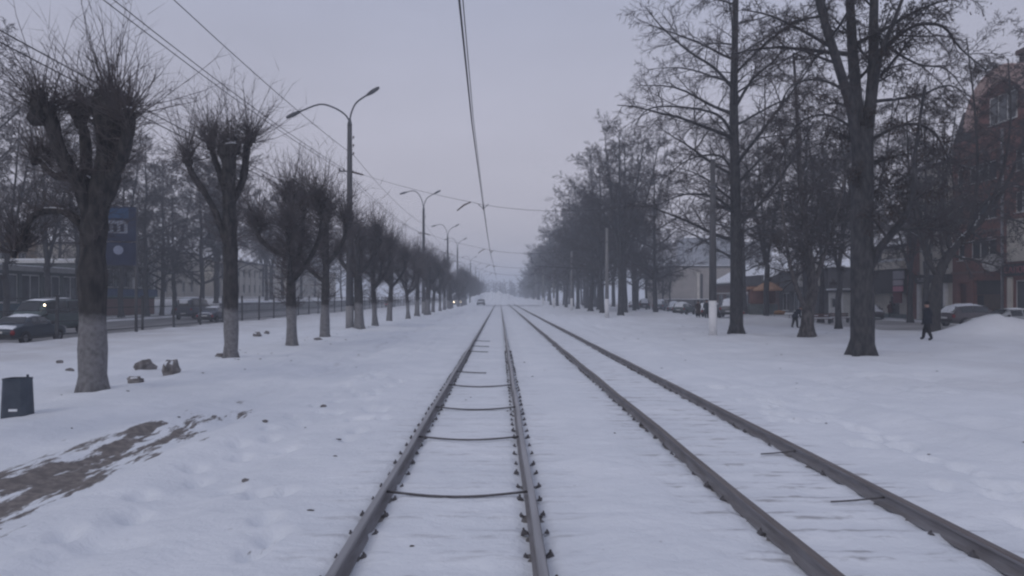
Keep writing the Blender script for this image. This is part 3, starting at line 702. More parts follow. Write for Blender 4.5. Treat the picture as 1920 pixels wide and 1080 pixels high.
# ------------------------------------------------------------------ poles, lamps, wires
POLE_DARK = mat('weathered_pole', (.105, .105, .112), .85, (.07, .07, .075), 3, .2, stretch=(2, 2, .3))
POLE_CON = mat('concrete_pole', (.24, .235, .235), .9, (.16, .155, .155), 3, .3, stretch=(2, 2, .3))
STEEL = mat('galvanised_steel', (.13, .135, .15), .6, (.09, .095, .105), 8, metal=.2)
WHITEP = mat('white_limewash', (.74, .74, .75), .9, (.62, .62, .64), 5, .2)
INSUL = mat('insulator', (.10, .075, .065), .35, (.07, .05, .045), 5)
WIREM = mat('wire', (.05, .05, .055), .6)
def lamp_pole(y, arms, label, brackets=False, x=-10.25):
    t = empty('street_lamp', (x, y, 0), 0, label, 'street lamp', 'double-armed street lamps on concrete poles')
    H = 14.0
    MB().tube([(0, 0, -.1), (0, 0, 1.6)], [.275, .262], 12).build('painted_foot', mat('dull_limewash', (.25, .245, .25), .9, (.2, .195, .2), 4, .2), t, True)
    MB().tube([(0, 0, 1.6), (0, 0, H)], [.258, .155], 12).build('pole', POLE_DARK, t, True)
    MB().tube([(0, 0, H - .1), (0, 0, H + .35)], [.175, .09], 10).build('collar', STEEL, t, True)
    for (dx, dz, peak, dy) in arms:
        s = 1 if dx > 0 else -1
        if peak:
            pts = smoothpts([(0, 0, H + .2), (dx * .10, dy * .1, H + .2 + peak * .45), (dx * .32, dy * .32, H + .2 + peak * .85), (dx * .6, dy * .6, H + .2 + peak), (dx, dy, H + .2 + dz)], 4)
        else:
            pts = smoothpts([(0, 0, H + .2), (dx * .10, dy * .1, H + .2 + dz * .35), (dx * .38, dy * .38, H + .2 + dz * .72), (dx, dy, H + .2 + dz)], 4)
        a = MB().tube(pts, .058, 7).build('lamp_arm', STEEL, t, True)
        p = Vector(pts[-1]); d = (p - Vector(pts[-3])).normalized(); u = d.cross(Vector((0, 1, 0))).normalized(); n = Vector((0, 1, 0))
        mb = MB(); secs = [(-.15, .07, .07), (.0, .14, .10), (.3, .21, .14), (.68, .19, .12), (.9, .08, .07)]; k = 10
        for (l_, w, h) in secs:
            c = p + d * l_
            mb.v += [tuple(c + n * (math.cos(6.283 * j / k) * w) + u * (math.sin(6.283 * j / k) * h)) for j in range(k)]
        for i in range(len(secs) - 1):
            for j in range(k): mb.f.append((i * k + j, i * k + (j + 1) % k, (i + 1) * k + (j + 1) % k, (i + 1) * k + j)); mb.mi.append(0)
        mb.f.append(tuple(range(k))); mb.mi.append(0); mb.f.append(tuple((len(secs) - 1) * k + j for j in range(k - 1, -1, -1))); mb.mi.append(0)
        h = mb.build('lamp_head', STEEL, t, True)
    for z in ((13.0, 12.45, 11.9) if brackets else (12.9,)):
        mb = MB().tube([(.08, 0, z), (.26, 0, z), (.26, 0, z + .1)], .018, 5).build('insulator_hook', STEEL, t)
        m2 = MB().tube([(.26, 0, z + .06), (.26, 0, z + .12), (.26, 0, z + .2)], [.05, .06, .035], 8).build('insulator', INSUL, t, True)
    MB().box(-.75, .30, -.04, .04, 10.75, 10.83).build('cross_arm', STEEL, t)
    for dx in (-.68, -.4):
        MB().tube([(dx, 0, 10.83), (dx, 0, 10.92), (dx, 0, 11.0)], [.05, .06, .035], 8).build('insulator', INSUL, t, True)
    mb = MB().tube([(.12, 0, 10.75), (.5, 0, 10.66), (.95, 0, 10.54)], [.05, .07, .045], 8).build('span_insulator', INSUL, t, True)
    return t
LABL = ['tallest-looking street lamp, its two arms standing clear against the sky', 'second street lamp of the row, both arms showing above the crowns', 'third street lamp of the row above the crowns']
lamp_pole(51, [(-3.3, .45, 1.05, -.7), (1.35, 1.75, 0, -.4)], LABL[0], brackets=True)
lamp_pole(100.5, [(-2.35, 2.1, 2.3, 0), (1.5, 1.95, 0, 0)], LABL[1])
lp = lamp_pole(147, [(-2.35, 2.1, 2.3, 0), (1.5, 1.95, 0, 0)], LABL[2])
for i in range(7):
    copy_tree(lp, (-10.25, (181, 262, 318, 370, 420, 470, 520)[i], 0), 0, 1, ORD[3 + i] + ' street lamp of the row, small in the distance')

def tram_pole(y, white, label):
    t = empty('tram_pole', (11.7, y, 0), 0, label, 'pole', 'concrete poles beside the tram tracks')
    MB().tube([(0, 0, -.1), (0, 0, 2.0)], [.232, .214], 14).build('painted_foot', WHITEP, t, True)
    MB().tube([(0, 0, 2.0), (0, 0, 9.7)], [.21, .135], 14).build('shaft', white, t, True)
    MB().tube([(0, 0, 8.15), (0, 0, 8.27)], [.18, .178], 14).build('clamp', STEEL, t, True)
    MB().tube([(0, 0, 9.7), (0, 0, 9.76)], [.15, .12], 14).build('cap', STEEL, t, True)
    return t
tram_pole(41, POLE_DARK, 'dark pole with bright white painted foot in front of the straight tree')
tp = tram_pole(81.5, POLE_CON, 'pale concrete pole with white foot at the head of the tree row')
for i in range(5):
    copy_tree(tp, (11.7, 121.5 + 40 * i, 0), 0, 1, ORD[2 + i] + ' white-footed pole of the row, in front of the trees')

def wire(name, pts, r, label, cat='wire', group='overhead wires'):
    o = MB().tube(pts, r, 5).build(name, WIREM, None, True); tag(o, label, cat, group); return o
def sagged(a, b, sag, n=14):
    return [tuple(a[m] + (b[m] - a[m]) * i / n - (sag * 4 * (i / n) * (1 - i / n) if m == 2 else 0) for m in range(3)) for i in range(n + 1)]
wire('contact_wire', [(-.60, -6, 7.0), (-.65, 12, 6.98), (-.76, 20.5, 6.96), (-.88, 41, 7.0), (-.96, 60, 6.95), (-1.02, 81, 7.0), (-.95, 121, 7.0), (-.9, 161, 7.0), (-.9, 201, 7.0), (-.9, 241, 7.0)], .019, 'thick contact wire running overhead along the straight track')
wire('catenary_wire', [(-.54, -6, 7.10), (-.60, 12, 7.07), (-.72, 20.5, 7.05), (-.86, 41, 7.14), (-.95, 60, 7.05), (-1.0, 81, 7.14), (-.95, 121, 7.14), (-.9, 161, 7.14), (-.9, 201, 7.14)], .010, 'thinner wire running just above the contact wire')
for i in range(4):
    y = 41 + 40 * i
    wire('span_wire', sagged((-9.3, (51, 100.5, 147, 181)[i], 10.54), (-1.6, y, 7.42), .1) + sagged((-1.0, y, 7.28), (11.6, y, 8.2), .75), .011 + .004 * i, ORD[i] + ' span wire across the tracks from lamp pole to tram pole')
    h = empty('wire_hanger', (-.9, y, 7.14), 0, ORD[i] + ' wire hanger with slanting strut above the straight track', 'wire hanger', 'wire hangers')
    MB().tube([(-.28, 0, .16), (0, 0, -.10), (.28, 0, .16)], .022, 6).build('yoke', STEEL, h, True)
    MB().tube([(0, 0, .12), (0, 0, -.14)], [.045, .03], 7).build('clamp', INSUL, h, True)
    MB().tube([(-.68, 0, .28), (-1.05, 0, .12), (-1.45, 0, -.2)], [.03, .045, .03], 6).build('strut', INSUL, h, True)
for k, (dx, z, lab) in enumerate(((.26, 11.9, 'upper'), (-.4, 10.96, 'middle'), (-.68, 10.96, 'lower'))):
    ly = (2, 51, 100.5, 147, 181, 262); pts = [(-10.25 + dx, 2, z)]
    for i in range(5): pts += sagged((-10.25 + dx, ly[i], z), (-10.25 + dx, ly[i + 1], z), .6)[1:]
    wire('supply_wire', pts, .016, lab + ' supply wire sagging between the street lamp poles')
for k, (x, z) in enumerate(((-10.6, 8.1), (-10.6, 7.85))):
    wire('cable', sagged((x, 2, z), (x, 51, z), .3) + sagged((x, 51, z), (x, 100.5, z), .3)[1:], .016, ('higher', 'lower')[k] + ' cable of the pair passing through the pollarded crowns')

# ------------------------------------------------------------------ fence, retaining wall
FEN = mat('fence_steel', (.060, .062, .068), .7, (.045, .045, .05), 5)
fn = empty('metal_fence', (-22.25, 24, 0), 0, 'dark metal post-and-rail fence along the slushy road', 'fence')
pm = MB().box(-.06, .06, -.06, .06, -.2, 2.25).box(-.085, .085, -.085, .085, 2.25, 2.30).mesh('post', FEN)
rm = MB().box(-.02, .02, .06, 4.44, 0, .05).mesh('rail', FEN)
fr = random.Random(12)
for i in range(52):
    y = i * 4.5
    o = obj('post', pm, fn, (0, y, 0)); o.rotation_euler = (fr.uniform(-.02, .02), fr.uniform(-.02, .02), 0)
    for z in (.3, .95, 1.55, 2.1):
        obj('rail', rm, fn, (0, y, z + fr.uniform(-.02, .02)))
CONC = mat('grey_concrete', (.27, .27, .275), .9, (.19, .19, .19), 1.2, .3, bscale=8)
rw = empty('retaining_wall', (-37.4, 100, 0), 0, 'long low grey concrete wall with snow on top across the road', 'wall')
sm = MB().box(-.15, .15, .02, 4.96, -.3, 1.36).mesh('panel', CONC)
cm_ = MB(); r = random.Random(5)
cm_.prism([(-.24, 1.37), (.2, 1.37), (.19, 1.44), (.08, 1.53), (-.1, 1.56), (-.24, 1.5)], .0, 5.0)
cme = cm_.mesh('snow_cap', SNOWM)
for i in range(36):
    o = obj('panel', sm, rw, (r.uniform(-.015, .015), i * 5, 0)); obj('snow_cap', cme, rw, (r.uniform(-.03, .03), i * 5, r.uniform(-.02, .04)))

# ------------------------------------------------------------------ buildings
GLASS = mat('dark_window_glass', (.045, .05, .058), .12, (.03, .034, .04), 1.5, spec=.6)
FRAMEW = mat('white_window_frame', (.62, .62, .62), .6, (.5, .5, .5), 5)
def brickm(name, a, b, mortar):
    if name in MATS: return MATS[name]
    m = bpy.data.materials.new(name); m.use_nodes = True; MATS[name] = m; n = m.node_tree; bs = n.nodes['Principled BSDF']; l = n.links.new
    t = n.nodes.new('ShaderNodeTexCoord'); mp = n.nodes.new('ShaderNodeMapping'); mp.inputs['Rotation'].default_value = (R(90), 0, 0); l(t.outputs['Object'], mp.inputs[0])
    bt = n.nodes.new('ShaderNodeTexBrick'); bt.inputs['Scale'].default_value = 1; bt.inputs['Brick Width'].default_value = .26; bt.inputs['Row Height'].default_value = .077; bt.inputs['Mortar Size'].default_value = .01
    bt.inputs['Color1'].default_value = (*a, 1); bt.inputs['Color2'].default_value = (*b, 1); bt.inputs['Mortar'].default_value = (*mortar, 1)
    l(mp.outputs[0], bt.inputs['Vector'])
    no = n.nodes.new('ShaderNodeTexNoise'); no.inputs['Scale'].default_value = .7; no.inputs['Detail'].default_value = 6; l(t.outputs['Object'], no.inputs['Vector'])
    mr = n.nodes.new('ShaderNodeMapRange'); mr.inputs['To Min'].default_value = .65; mr.inputs['To Max'].default_value = 1.25; l(no.outputs['Fac'], mr.inputs['Value'])
    v = n.nodes.new('ShaderNodeVectorMath'); v.operation = 'SCALE'; l(bt.outputs['Color'], v.inputs[0]); l(mr.outputs[0], v.inputs['Scale']); l(v.outputs[0], bs.inputs['Base Color'])
    bs.inputs['Roughness'].default_value = .9; return m
BRICK = brickm('red_brick', (.215, .068, .055), (.155, .050, .042), (.13, .10, .09))
CREAM = mat('cream_render', (.58, .545, .49), .9, (.46, .43, .39), .8, .2)
BEIGE = mat('beige_render', (.36, .33, .31), .9, (.30, .275, .26), .7, .2)
DARKW = mat('dark_cladding', (.055, .05, .052), .7, (.04, .037, .04), 2)
OCHRE = mat('ochre_render', (.27, .19, .11), .9, (.21, .15, .09), .8, .2)

def wall_mesh(mb, x0, x1, z0, z1, ops, y=0.0, dep=.22):
    """front wall face at y with real openings and their reveals"""
    xs = sorted({x0, x1} | {v for o in ops for v in o[:2]}); zs = sorted({z0, z1} | {v for o in ops for v in o[2:4]})
    for i in range(len(xs) - 1):
        for j in range(len(zs) - 1):
            cx, cz = (xs[i] + xs[i + 1]) / 2, (zs[j] + zs[j + 1]) / 2
            if any(o[0] < cx < o[1] and o[2] < cz < o[3] for o in ops): continue
            mb.quad((xs[i], y, zs[j]), (xs[i + 1], y, zs[j]), (xs[i + 1], y, zs[j + 1]), (xs[i], y, zs[j + 1]))
    for (a, b, c, d) in [o[:4] for o in ops]:
        e = y + dep
        mb.quad((a, y, c), (a, e, c), (b, e, c), (b, y, c)); mb.quad((a, y, d), (b, y, d), (b, e, d), (a, e, d))
        mb.quad((a, y, c), (a, y, d), (a, e, d), (a, e, c)); mb.quad((b, y, c), (b, e, c), (b, e, d), (b, y, d))
_WC = {}
def window(parent, x0, x1, z0, z1, y=0.0, cols=2, frame=None, sill=True, glass=None):
    w, h = round(x1 - x0, 2), round(z1 - z0, 2); key = (w, h, cols, frame.name if frame else '', sill)
    if key not in _WC:
        f = MB(); t = .09
        f.box(0, w, .10, .16, 0, t).box(0, w, .10, .16, h - t, h).box(0, t, .101, .159, t, h - t).box(w - t, w, .101, .159, t, h - t)
        for c in range(1, cols): f.box(w * c / cols - .045, w * c / cols + .045, .102, .158, t, h - t)
        if sill: f.box(-.06, w + .06, -.08, .10, -.06, -.002)
        _WC[key] = (f.mesh('window', frame or FRAMEW), MB().box(.02, w - .02, .125, .14, .02, h - .02).mesh('pane', glass or GLASS))
    o = obj('window', _WC[key][0], parent, (x0, y, z0)); obj('pane', _WC[key][1], o); return o
def shell(name, loc, rz, Wd, H, dep, m, ops, label, group=None, cat='building', roofsnow=True, z0=-.4):
    b = empty(name, loc, rz, label, cat, group)
    mb = MB(); wall_mesh(mb, 0, Wd, z0, H, ops)
    mb.quad((0, 0, z0), (0, 0, H), (0, dep, H), (0, dep, z0)); mb.quad((Wd, 0, z0), (Wd, dep, z0), (Wd, dep, H), (Wd, 0, H)); mb.quad((0, dep, z0), (0, dep, H), (Wd, dep, H), (Wd, dep, z0))
    mb.quad((.1, .4, z0 + .05), (Wd - .1, .4, z0 + .05), (Wd - .1, .4, H - .05), (.1, .4, H - .05))          # inner face behind the openings
    mb.build('wall', m, b)
    if roofsnow:
        MB().box(-.25, Wd + .25, -.25, dep + .25, H + .002, H + .25).build('roof', DARKW, b)
        MB().box(-.2, Wd + .2, -.2, dep + .2, H + .252, H + .42).build('roof_snow', SNOWM, b, bevel=.06)
    return b
def rows(x0, x1, n, w, zs, h):
    return [(x0 + (x1 - x0) * (i + .5) / n - w / 2, x0 + (x1 - x0) * (i + .5) / n + w / 2, z, z + h) for z in zs for i in range(n)]

# --- brick building with the arched gable, facade along x = 40
FX = 40.0
def yof(px): return F * FX / (px - VX)             # depth at which the facade plane shows at column px
A0, A1 = yof(1786), yof(1886)                      # brick bay
wA = A0 - A1
bt_ = MB()
topz = 15.6
ops = [(wA * .36, wA * .84, 5.35, 6.95, 3), (wA * .10, wA * .24, 5.35, 6.75, 1)]
ops += [(wA * .32, wA * .84, z, z + 1.5, 3) for z in (8.6, 11.8)] + [(wA * .08, wA * .22, z, z + 1.5, 1) for z in (8.6, 11.8)]
doors = [(wA * .42, wA * .92, .05, 3.6), (wA * .10, wA * .28, .05, 3.4)]
b = empty('brick_house', (FX, A0, 0), R(-90), 'tall red-brick house with an arched gable and white windows', 'building')
mb = MB(); wall_mesh(mb, 0, wA, -.4, topz, ops + doors, dep=.3)
mb.quad((0, 0, -.4), (0, 0, topz), (0, 14, topz), (0, 14, -.4)); mb.quad((.05, .55, 0), (wA - .05, .55, 0), (wA - .05, .55, topz), (.05, .55, topz)); mb.quad((0, 14, -.4), (0, 14, topz), (wA, 14, topz), (wA, 14, -.4))
mb.build('wall', BRICK, b)
for o in ops: window(b, o[0], o[1], o[2], o[3], .04, o[4])
d1 = MB().box(doors[0][0] + .9, doors[0][1] - .15, .30, .36, .06, 2.35).build('door', mat('brown_door', (.10, .075, .06), .6, (.07, .05, .04), 3), b)
MB().tube([(doors[0][0] + 1.1, .24, 1.1), (doors[0][0] + 1.1, .24, 1.5)], .025, 6).build('handle', STEEL, d1)
MB().box(doors[0][0] + .05, doors[0][0] + .8, .32, .36, .06, 2.35).build('door_panel', GLASS, b)
MB().box(doors[0][0] + .02, doors[0][1] - .02, .28, .38, 2.4, 3.55).build('transom', DARKW, b)
MB().box(doors[1][0] + .04, doors[1][1] - .04, .28, .36, .06, 3.3).build('door', mat('maroon_door', (.085, .035, .034), .6, (.06, .026, .026), 3), b)
MB().tube([(wA * .955, -.08, -.2), (wA * .955, -.08, topz)], .11, 8).build('downpipe', mat('pale_pipe', (.30, .30, .33), .6, (.22, .22, .24), 3), b, True)
for z in (4.2, 7.55, 10.75, 14.0): MB().box(-.05, wA, -.12, -.002, z, z + .18).build('string_course', mat('stone_band', (.20, .14, .125), .9, (.15, .10, .09), 2), b)
# arched gable over the next bay, centred on y = 58.5
gy0, gy1 = A1, A1 - 7.6
gb = MB(); cxg = wA + .0; Rg = 4.1; n = 18; gc = wA - 0.2
poly = [(gc - Rg, topz - .002)] + [(gc - Rg * math.cos(math.pi * i / n), topz + .6 + 4.0 * math.sin(math.pi * i / n)) for i in range(n + 1)] + [(gc + Rg, topz - .002)]
gb.prism(poly, -.03, 3.5); gb.build('gable', BRICK, b)
mb = MB(); pin = []; pout = []
for i in range(n + 1):
    a = math.pi * i / n; pin.append((gc - (Rg - .75) * math.cos(a), topz + .6 + 3.1 * math.sin(a))); pout.append((gc - (Rg + .35) * math.cos(a), topz + .6 + 4.35 * math.sin(a)))
for i in range(n):
    mb.prism([pin[i], pin[i + 1], pout[i + 1], pout[i]], -.5, 3.6)
mb.build('arch_band', mat('pink_stone', (.44, .32, .29), .85, (.34, .24, .22), 1.5, .2), b)
window(b, gc - 1.6, gc + 1.6, topz + .5, topz + 2.7, -.2, 3)
MB().prism([(-.4, topz), (gc - Rg - .3, topz), (gc - Rg + .6, topz + 2.2), (1.2, topz + 2.6)], .2, 9).build('roof', mat('dark_roof', (.06, .055, .06), .7, (.045, .04, .045), 2), b)
MB().box(3.3, 6.2, 3.6, 5.6, topz + 1.0, topz + 6.9).box(3.1, 6.4, 3.4, 5.8, topz + 6.9, topz + 7.3).build('chimney', mat('dark_brick', (.10, .065, .06), .9, (.07, .045, .042), 2), b)
# satellite dish
dsh = MB(); k = 18; dn = Vector((.6, -.8, .15)).normalized(); u = dn.cross(Vector((0, 0, 1))).normalized(); w = u.cross(dn)
c0 = Vector((wA * .885, -.55, 4.95))
dsh.v.append(tuple(c0 - dn * .16))
for ring, (q, dd) in enumerate(((.35, -.12), (.72, .02))):
    for j in range(k): dsh.v.append(tuple(c0 + u * (math.cos(6.283 * j / k) * q) + w * (math.sin(6.283 * j / k) * q) + dn * dd))
for j in range(k):
    dsh.f.append((0, 1 + j, 1 + (j + 1) % k)); dsh.f.append((1 + j, 1 + k + j, 1 + k + (j + 1) % k, 1 + (j + 1) % k)); dsh.mi += [0, 0]
ds = dsh.build('dish_reflector', mat('dish_grey', (.38, .38, .39), .6, (.32, .32, .33), 4), None, True)
dt = empty('satellite_dish', (FX, A0, 0), R(-90), 'round grey satellite dish on the brick front below the triple window', 'dish'); ds.parent = dt
MB().tube([tuple(c0 - dn * .12), (c0.x, -.02, c0.z - .25)], .04, 6).build('bracket', STEEL, dt); MB().tube([tuple(c0 - w * .65), tuple(c0 + dn * .6)], .02, 5).build('feed_arm', STEEL, dt)

# --- shop with the red lettering (continues out of the picture)
S0 = A1 - .15; wS = 9.0
b = shell('salon_shop', (FX - .25, S0, 0), R(-90), wS, 15.5, 12, BRICK, [(1.2, 4.2, .6, 3.5), (4.8, 8.2, .6, 3.5)] + rows(.6, 8.6, 3, 1.5, (5.5, 8.7, 11.9), 1.6), 'brick shop with cream pilasters and red sign letters at the picture edge', roofsnow=False)
for o in ((1.2, 4.2, .6, 3.5), (4.8, 8.2, .6, 3.5)): window(b, *o, .04, 2)
for o in rows(.6, 8.6, 3, 1.5, (5.5, 8.7, 11.9), 1.6): window(b, *o, .04, 2)
for x in (.55, 4.3): MB().box(x, x + .5, -.14, -.003, -.1, 3.75).build('pilaster', CREAM, b)
MB().box(.5, 9, -.12, -.003, 4.95, 8.2).build('cream_panel', CREAM, b)
sg = empty('shop_sign', (FX - .25, S0, 0), R(-90), 'dark sign board with red letters САЛОН over the shopfront', 'sign')
MB().box(.05, 6.0, -.22, -.15, 3.85, 4.75).build('board', DARKW, sg)
def lettering(txt, size, m, parent, loc, name='lettering'):
    cu = bpy.data.curves.new(name, 'FONT'); cu.body = txt; cu.size = size; cu.extrude = .02
    o = bpy.data.objects.new('tmp_text', cu); COL.objects.link(o)
    dg = bpy.context.evaluated_depsgraph_get(); me = bpy.data.meshes.new_from_object(o.evaluated_get(dg)); me.name = name
    bpy.data.objects.remove(o); me.materials.clear(); me.materials.append(m)
    q = obj(name, me, parent, loc); q.rotation_euler = (R(90), 0, 0); return q
lettering('САЛОН', .72, mat('red_letters', (.30, .10, .115), .5, (.24, .08, .09), 5), sg, (.35, -.245, 4.05))

# --- cream shopfront with dark fascia
C0, C1 = yof(1722), yof(1786); wC = C0 - C1 - .05
ops = [(wC * .30, wC * .76, .3, 3.3)] + rows(.2, wC - .2, 2, 1.3, (4.7, 7.9, 11.0), 1.7)
b = shell('cream_shop', (FX + .12, C0, 0), R(-90), wC, 14.2, 12, CREAM, ops, 'cream shopfront with white columns under a dark fascia')
for o in ops: window(b, *o, .04, 2)
for x in (.05, wC * .22, wC * .80): MB().box(x, x + .35, -.32, -.01, -.2, 3.45).build('column', mat('white_column', (.70, .70, .71), .8, (.60, .60, .61), 3), b, bevel=.03)
f = MB().box(-.1, wC + .05, -.45, -.02, 3.5, 4.25).build('fascia', DARKW, b)
MB().box(.5, 1.9, -.49, -.452, 3.86, 3.98).box(.6, 1.6, -.49, -.452, 3.68, 3.74).build('sign_strip', FRAMEW, f)
MB().box(-.2, wC, -1.4, -.5, -.1, .12).build('step', CONC, b)

# --- red brick corner with hanging signs
K0 = yof(1702)
b = shell('brick_corner', (FX - .1, K0, 0), R(-90), K0 - C0 - .06, 13.4, 10, BRICK, [], 'narrow red-brick corner between cream shop and snowy balcony')
sgn = empty('hanging_sign', (FX - .1, K0, 0), R(-90), 'stack of grey white and pink hanging panels on the brick corner', 'sign')
for (z0, z1, m, w_) in ((3.95, 4.75, mat('grey_panel', (.30, .29, .32), .7, (.25, .24, .27), 3), 1.9), (3.35, 3.85, mat('pale_panel', (.42, .38, .42), .7, (.36, .33, .36), 3), 1.7), (2.75, 3.25, mat('pink_panel', (.50, .22, .28), .7, (.42, .17, .23), 3), 1.7), (1.6, 2.65, mat('maroon_panel', (.13, .035, .045), .7, (.10, .026, .034), 3), 1.5)):
    MB().box(-.7, -.7 + w_, -1.0, -.86, z0, z1).build('panel', m, sgn, bevel=.02)
MB().tube([(-.1, -.93, 1.5), (-.1, -.93, 4.8)], .04, 6).build('hanging_post', STEEL, sgn); MB().box(-.13, -.07, -.93, 0, 4.5, 4.56).build('bracket', STEEL, sgn)

# --- lower house: cream ground floor, dark upper floor, balcony with snow
D0 = yof(1622); wD = D0 - K0 - .06
ops = [(wD * .54, wD * .76, .0, 2.3)]
b = shell('cafe_house', (FX + .3, D0, 0), R(-90), wD, 7.2, 10, CREAM, ops + [(wD * .1, wD * .35, 5.9, 6.9)], 'low cream house with a broad dark band and a snow-laden balcony')
MB().box(wD * .54 + .03, wD * .76 - .03, .15, .2, .02, 2.28).build('door', GLASS, b)
window(b, wD * .1, wD * .35, 5.9, 6.9, .04, 2)
MB().box(-.1, wD + .1, -.9, -.02, 2.55, 5.0).build('dark_band', DARKW, b)
bl = MB().box(wD * .15, wD + .05, -1.0, -.02, 5.02, 5.75).build('balcony', CREAM, b); MB().box(wD * .13, wD + .08, -1.05, -.02, 5.76, 6.0).build('balcony_snow', SNOWM, bl, bevel=.08)
MB().box(wD * .5, wD * .5 + .07, -1.06, -1.0, 5.0, 7.1).build('balcony_post', DARKW, bl)
MB().box(0, wD, -.06, -.004, -.3, .5).build('plinth', mat('grey_green_plinth', (.16, .19, .19), .9, (.12, .14, .14), 2), b)

# --- dark canopy shops
E0, E1 = yof(1455), yof(1545)
wE = E0 - E1
ops = [(1.0, 3.6, .3, 2.8), (5.0, 8.0, .3, 2.8), (wE * .55, wE * .72, .3, 2.9)]
b = shell('canopy_shop', (FX + .5, E0, 0), R(-90), wE, 5.6, 9, DARKW, ops, 'dark flat-roofed shop with a pale upper panel behind the mottled tree')
for o in ops: window(b, *o, .04, 2, FRAMEW)
MB().box(wE * .45, wE * .86, -.5, -.02, 3.6, 6.9).build('upper_panel', mat('pale_cladding', (.34, .33, .32), .8, (.28, .27, .265), 1), b)
MB().box(-.2, wE + .2, -1.6, -.02, 2.95, 3.3).build('canopy', DARKW, b)
b = shell('kiosk', (36.9, 83.8, 0), R(-90), 3.6, 2.7, 2.4, mat('pale_kiosk', (.62, .62, .60), .7, (.54, .54, .52), 1.5), [(.5, 2.9, 1.0, 2.1)], 'small pale kiosk glimpsed beside the stoutest trunk', cat='kiosk')
window(b, .5, 2.9, 1.0, 2.1, .04, 3)

# --- brick shop with snowy pitched roof
G0, G1 = yof(1352), yof(1456)
wG = G0 - G1 - .4
ops = [(1.5, 4.5, .8, 2.6), (6, 9, .8, 2.6), (11, 14, .8, 2.6), (16, 19, .8, 2.6)]
b = shell('brick_shop', (FX - 1, G0, 0), R(-90), wG, 4.6, 10, brickm('shop_brick', (.20, .095, .075), (.15, .07, .055), (.15, .12, .11)), ops, 'low brick shop with a snow-covered pitched roof', roofsnow=False)
for o in ops: window(b, *o, .04, 2)
rf = MB(); rf.add([(-.5, -.8, 4.5), (wG + .5, -.8, 4.5), (wG + .5, 5, 7.6), (-.5, 5, 7.6), (-.5, 10.8, 4.5), (wG + .5, 10.8, 4.5), (-.5, -.8, 4.3), (wG + .5, -.8, 4.3), (wG + .5, 10.8, 4.3), (-.5, 10.8, 4.3)],
                  [(0, 1, 2, 3), (3, 2, 5, 4), (6, 7, 1, 0), (8, 9, 4, 5), (7, 8, 5, 2, 1), (9, 6, 0, 3, 4), (6, 9, 8, 7)]); rfo = rf.build('roof', DARKW, b)
sn = MB(); sn.add([(-.55, -.85, 4.52), (wG + .55, -.85, 4.52), (wG + .55, 5, 7.66), (-.55, 5, 7.66), (-.55, -.85, 4.72), (wG + .55, -.85, 4.72), (wG + .55, 5, 7.9), (-.55, 5, 7.9)], [(0, 1, 5, 4), (4, 5, 6, 7), (1, 2, 6, 5), (3, 0, 4, 7), (2, 3, 7, 6)]); sn.build('roof_snow', SNOWM, rfo)
MB().box(wG * .75, wG + .4, -1.2, -.86, 3.9, 5.4).build('dark_sign_board', DARKW, b)
MB().box(0, wG, -.9, -.02, 2.75, 2.95).build('awning', FRAMEW, b)

# --- beige hall seen end-on, apartment blocks beyond
b = shell('beige_hall', (34.2, 150, 0), 0, 12.4, 8.2, 26, BEIGE, [(10.2, 11.4, 1.0, 3.0)], 'plain beige hall with a blank end wall behind the parked cars')
window(b, 10.2, 11.4, 1.0, 3.0, .04, 2)
MB().box(5.4, 5.9, -.2, -.004, -.2, 7.2).build('pilaster', CREAM, b); MB().box(6.1, 6.6, -.12, -.004, -.2, 6.8).build('dark_pipe', DARKW, b)
MB().box(-1.4, 9, -3.6, -.3, 1.5, 1.72).build('porch_roof', DARKW, b)
MB().box(-1.4, 9, -3.6, -.3, 1.723, 1.85).build('porch_snow', SNOWM, b)
for x in (-1.2, 4, 8.7): MB().box(x, x + .2, -3.5, -3.3, -.2, 1.5).build('porch_post', DARKW, b)
def block(loc, Wd, H, dep, m, label, n, nf):
    ops = rows(1, Wd - 1, n, 1.6, [2 + 3 * i for i in range(nf)], 1.6)
    b = shell('apartment_block', loc, 0, Wd, H, dep, m, ops, label, 'distant apartment blocks')
    for o in ops: window(b, *o, .04, 2, sill=False)
    return b
block((74.5, 300, 0), 18, 25.6, 14, mat('grey_panel_block', (.22, .22, .23), .9, (.17, .17, .18), .3), 'dark grey apartment block above the beige hall', 5, 8)
block((94.5, 306, 0), 17, 24.4, 14, mat('pale_panel_block', (.30, .29, .29), .9, (.25, .24, .24), .3), 'paler apartment block beside the dark grey one', 5, 7)

# --- left: pavilion shop with blue band
P0, P1 = 83.4, 97.0
wP = P1 - P0
b = empty('pavilion_shop', (-45, P0, 0), R(90), 'one-storey shop with white window frames and blue band on brick base', 'building')
ops = [(1 + 3.4 * i, 1 + 3.4 * i + 2.9, 3.35, 5.45) for i in range(4)]
mb = MB(); wall_mesh(mb, 0, wP, 2.0, 6.0, ops); mb.quad((wP, 0, -.3), (wP, 12, -.3), (wP, 12, 6), (wP, 0, 6)); mb.quad((0, 0, -.3), (0, 0, 6), (0, 12, 6), (0, 12, -.3)); mb.quad((.1, .5, 0), (wP - .1, .5, 0), (wP - .1, .5, 5.9), (.1, .5, 5.9))
mb.build('wall', mat('grey_green_render', (.12, .135, .13), .8, (.09, .10, .10), 1), b)
for o in ops: window(b, *o, .03, 2)
MB().box(0, wP, -.15, .0, -.3, 1.98).build('brick_base', brickm('base_brick', (.20, .09, .075), (.15, .065, .055), (.13, .11, .10)), b)
MB().box(-.1, wP + .1, -.5, -.16, 2.35, 3.15).build('blue_band', mat('blue_fascia', (.045, .085, .19), .6, (.03, .06, .14), 2), b)
MB().box(-.1, wP + .1, -.6, -.5, 2.2, 2.34).build('teal_edge', mat('teal_edge', (.07, .15, .17), .6, (.05, .11, .13), 2), b)
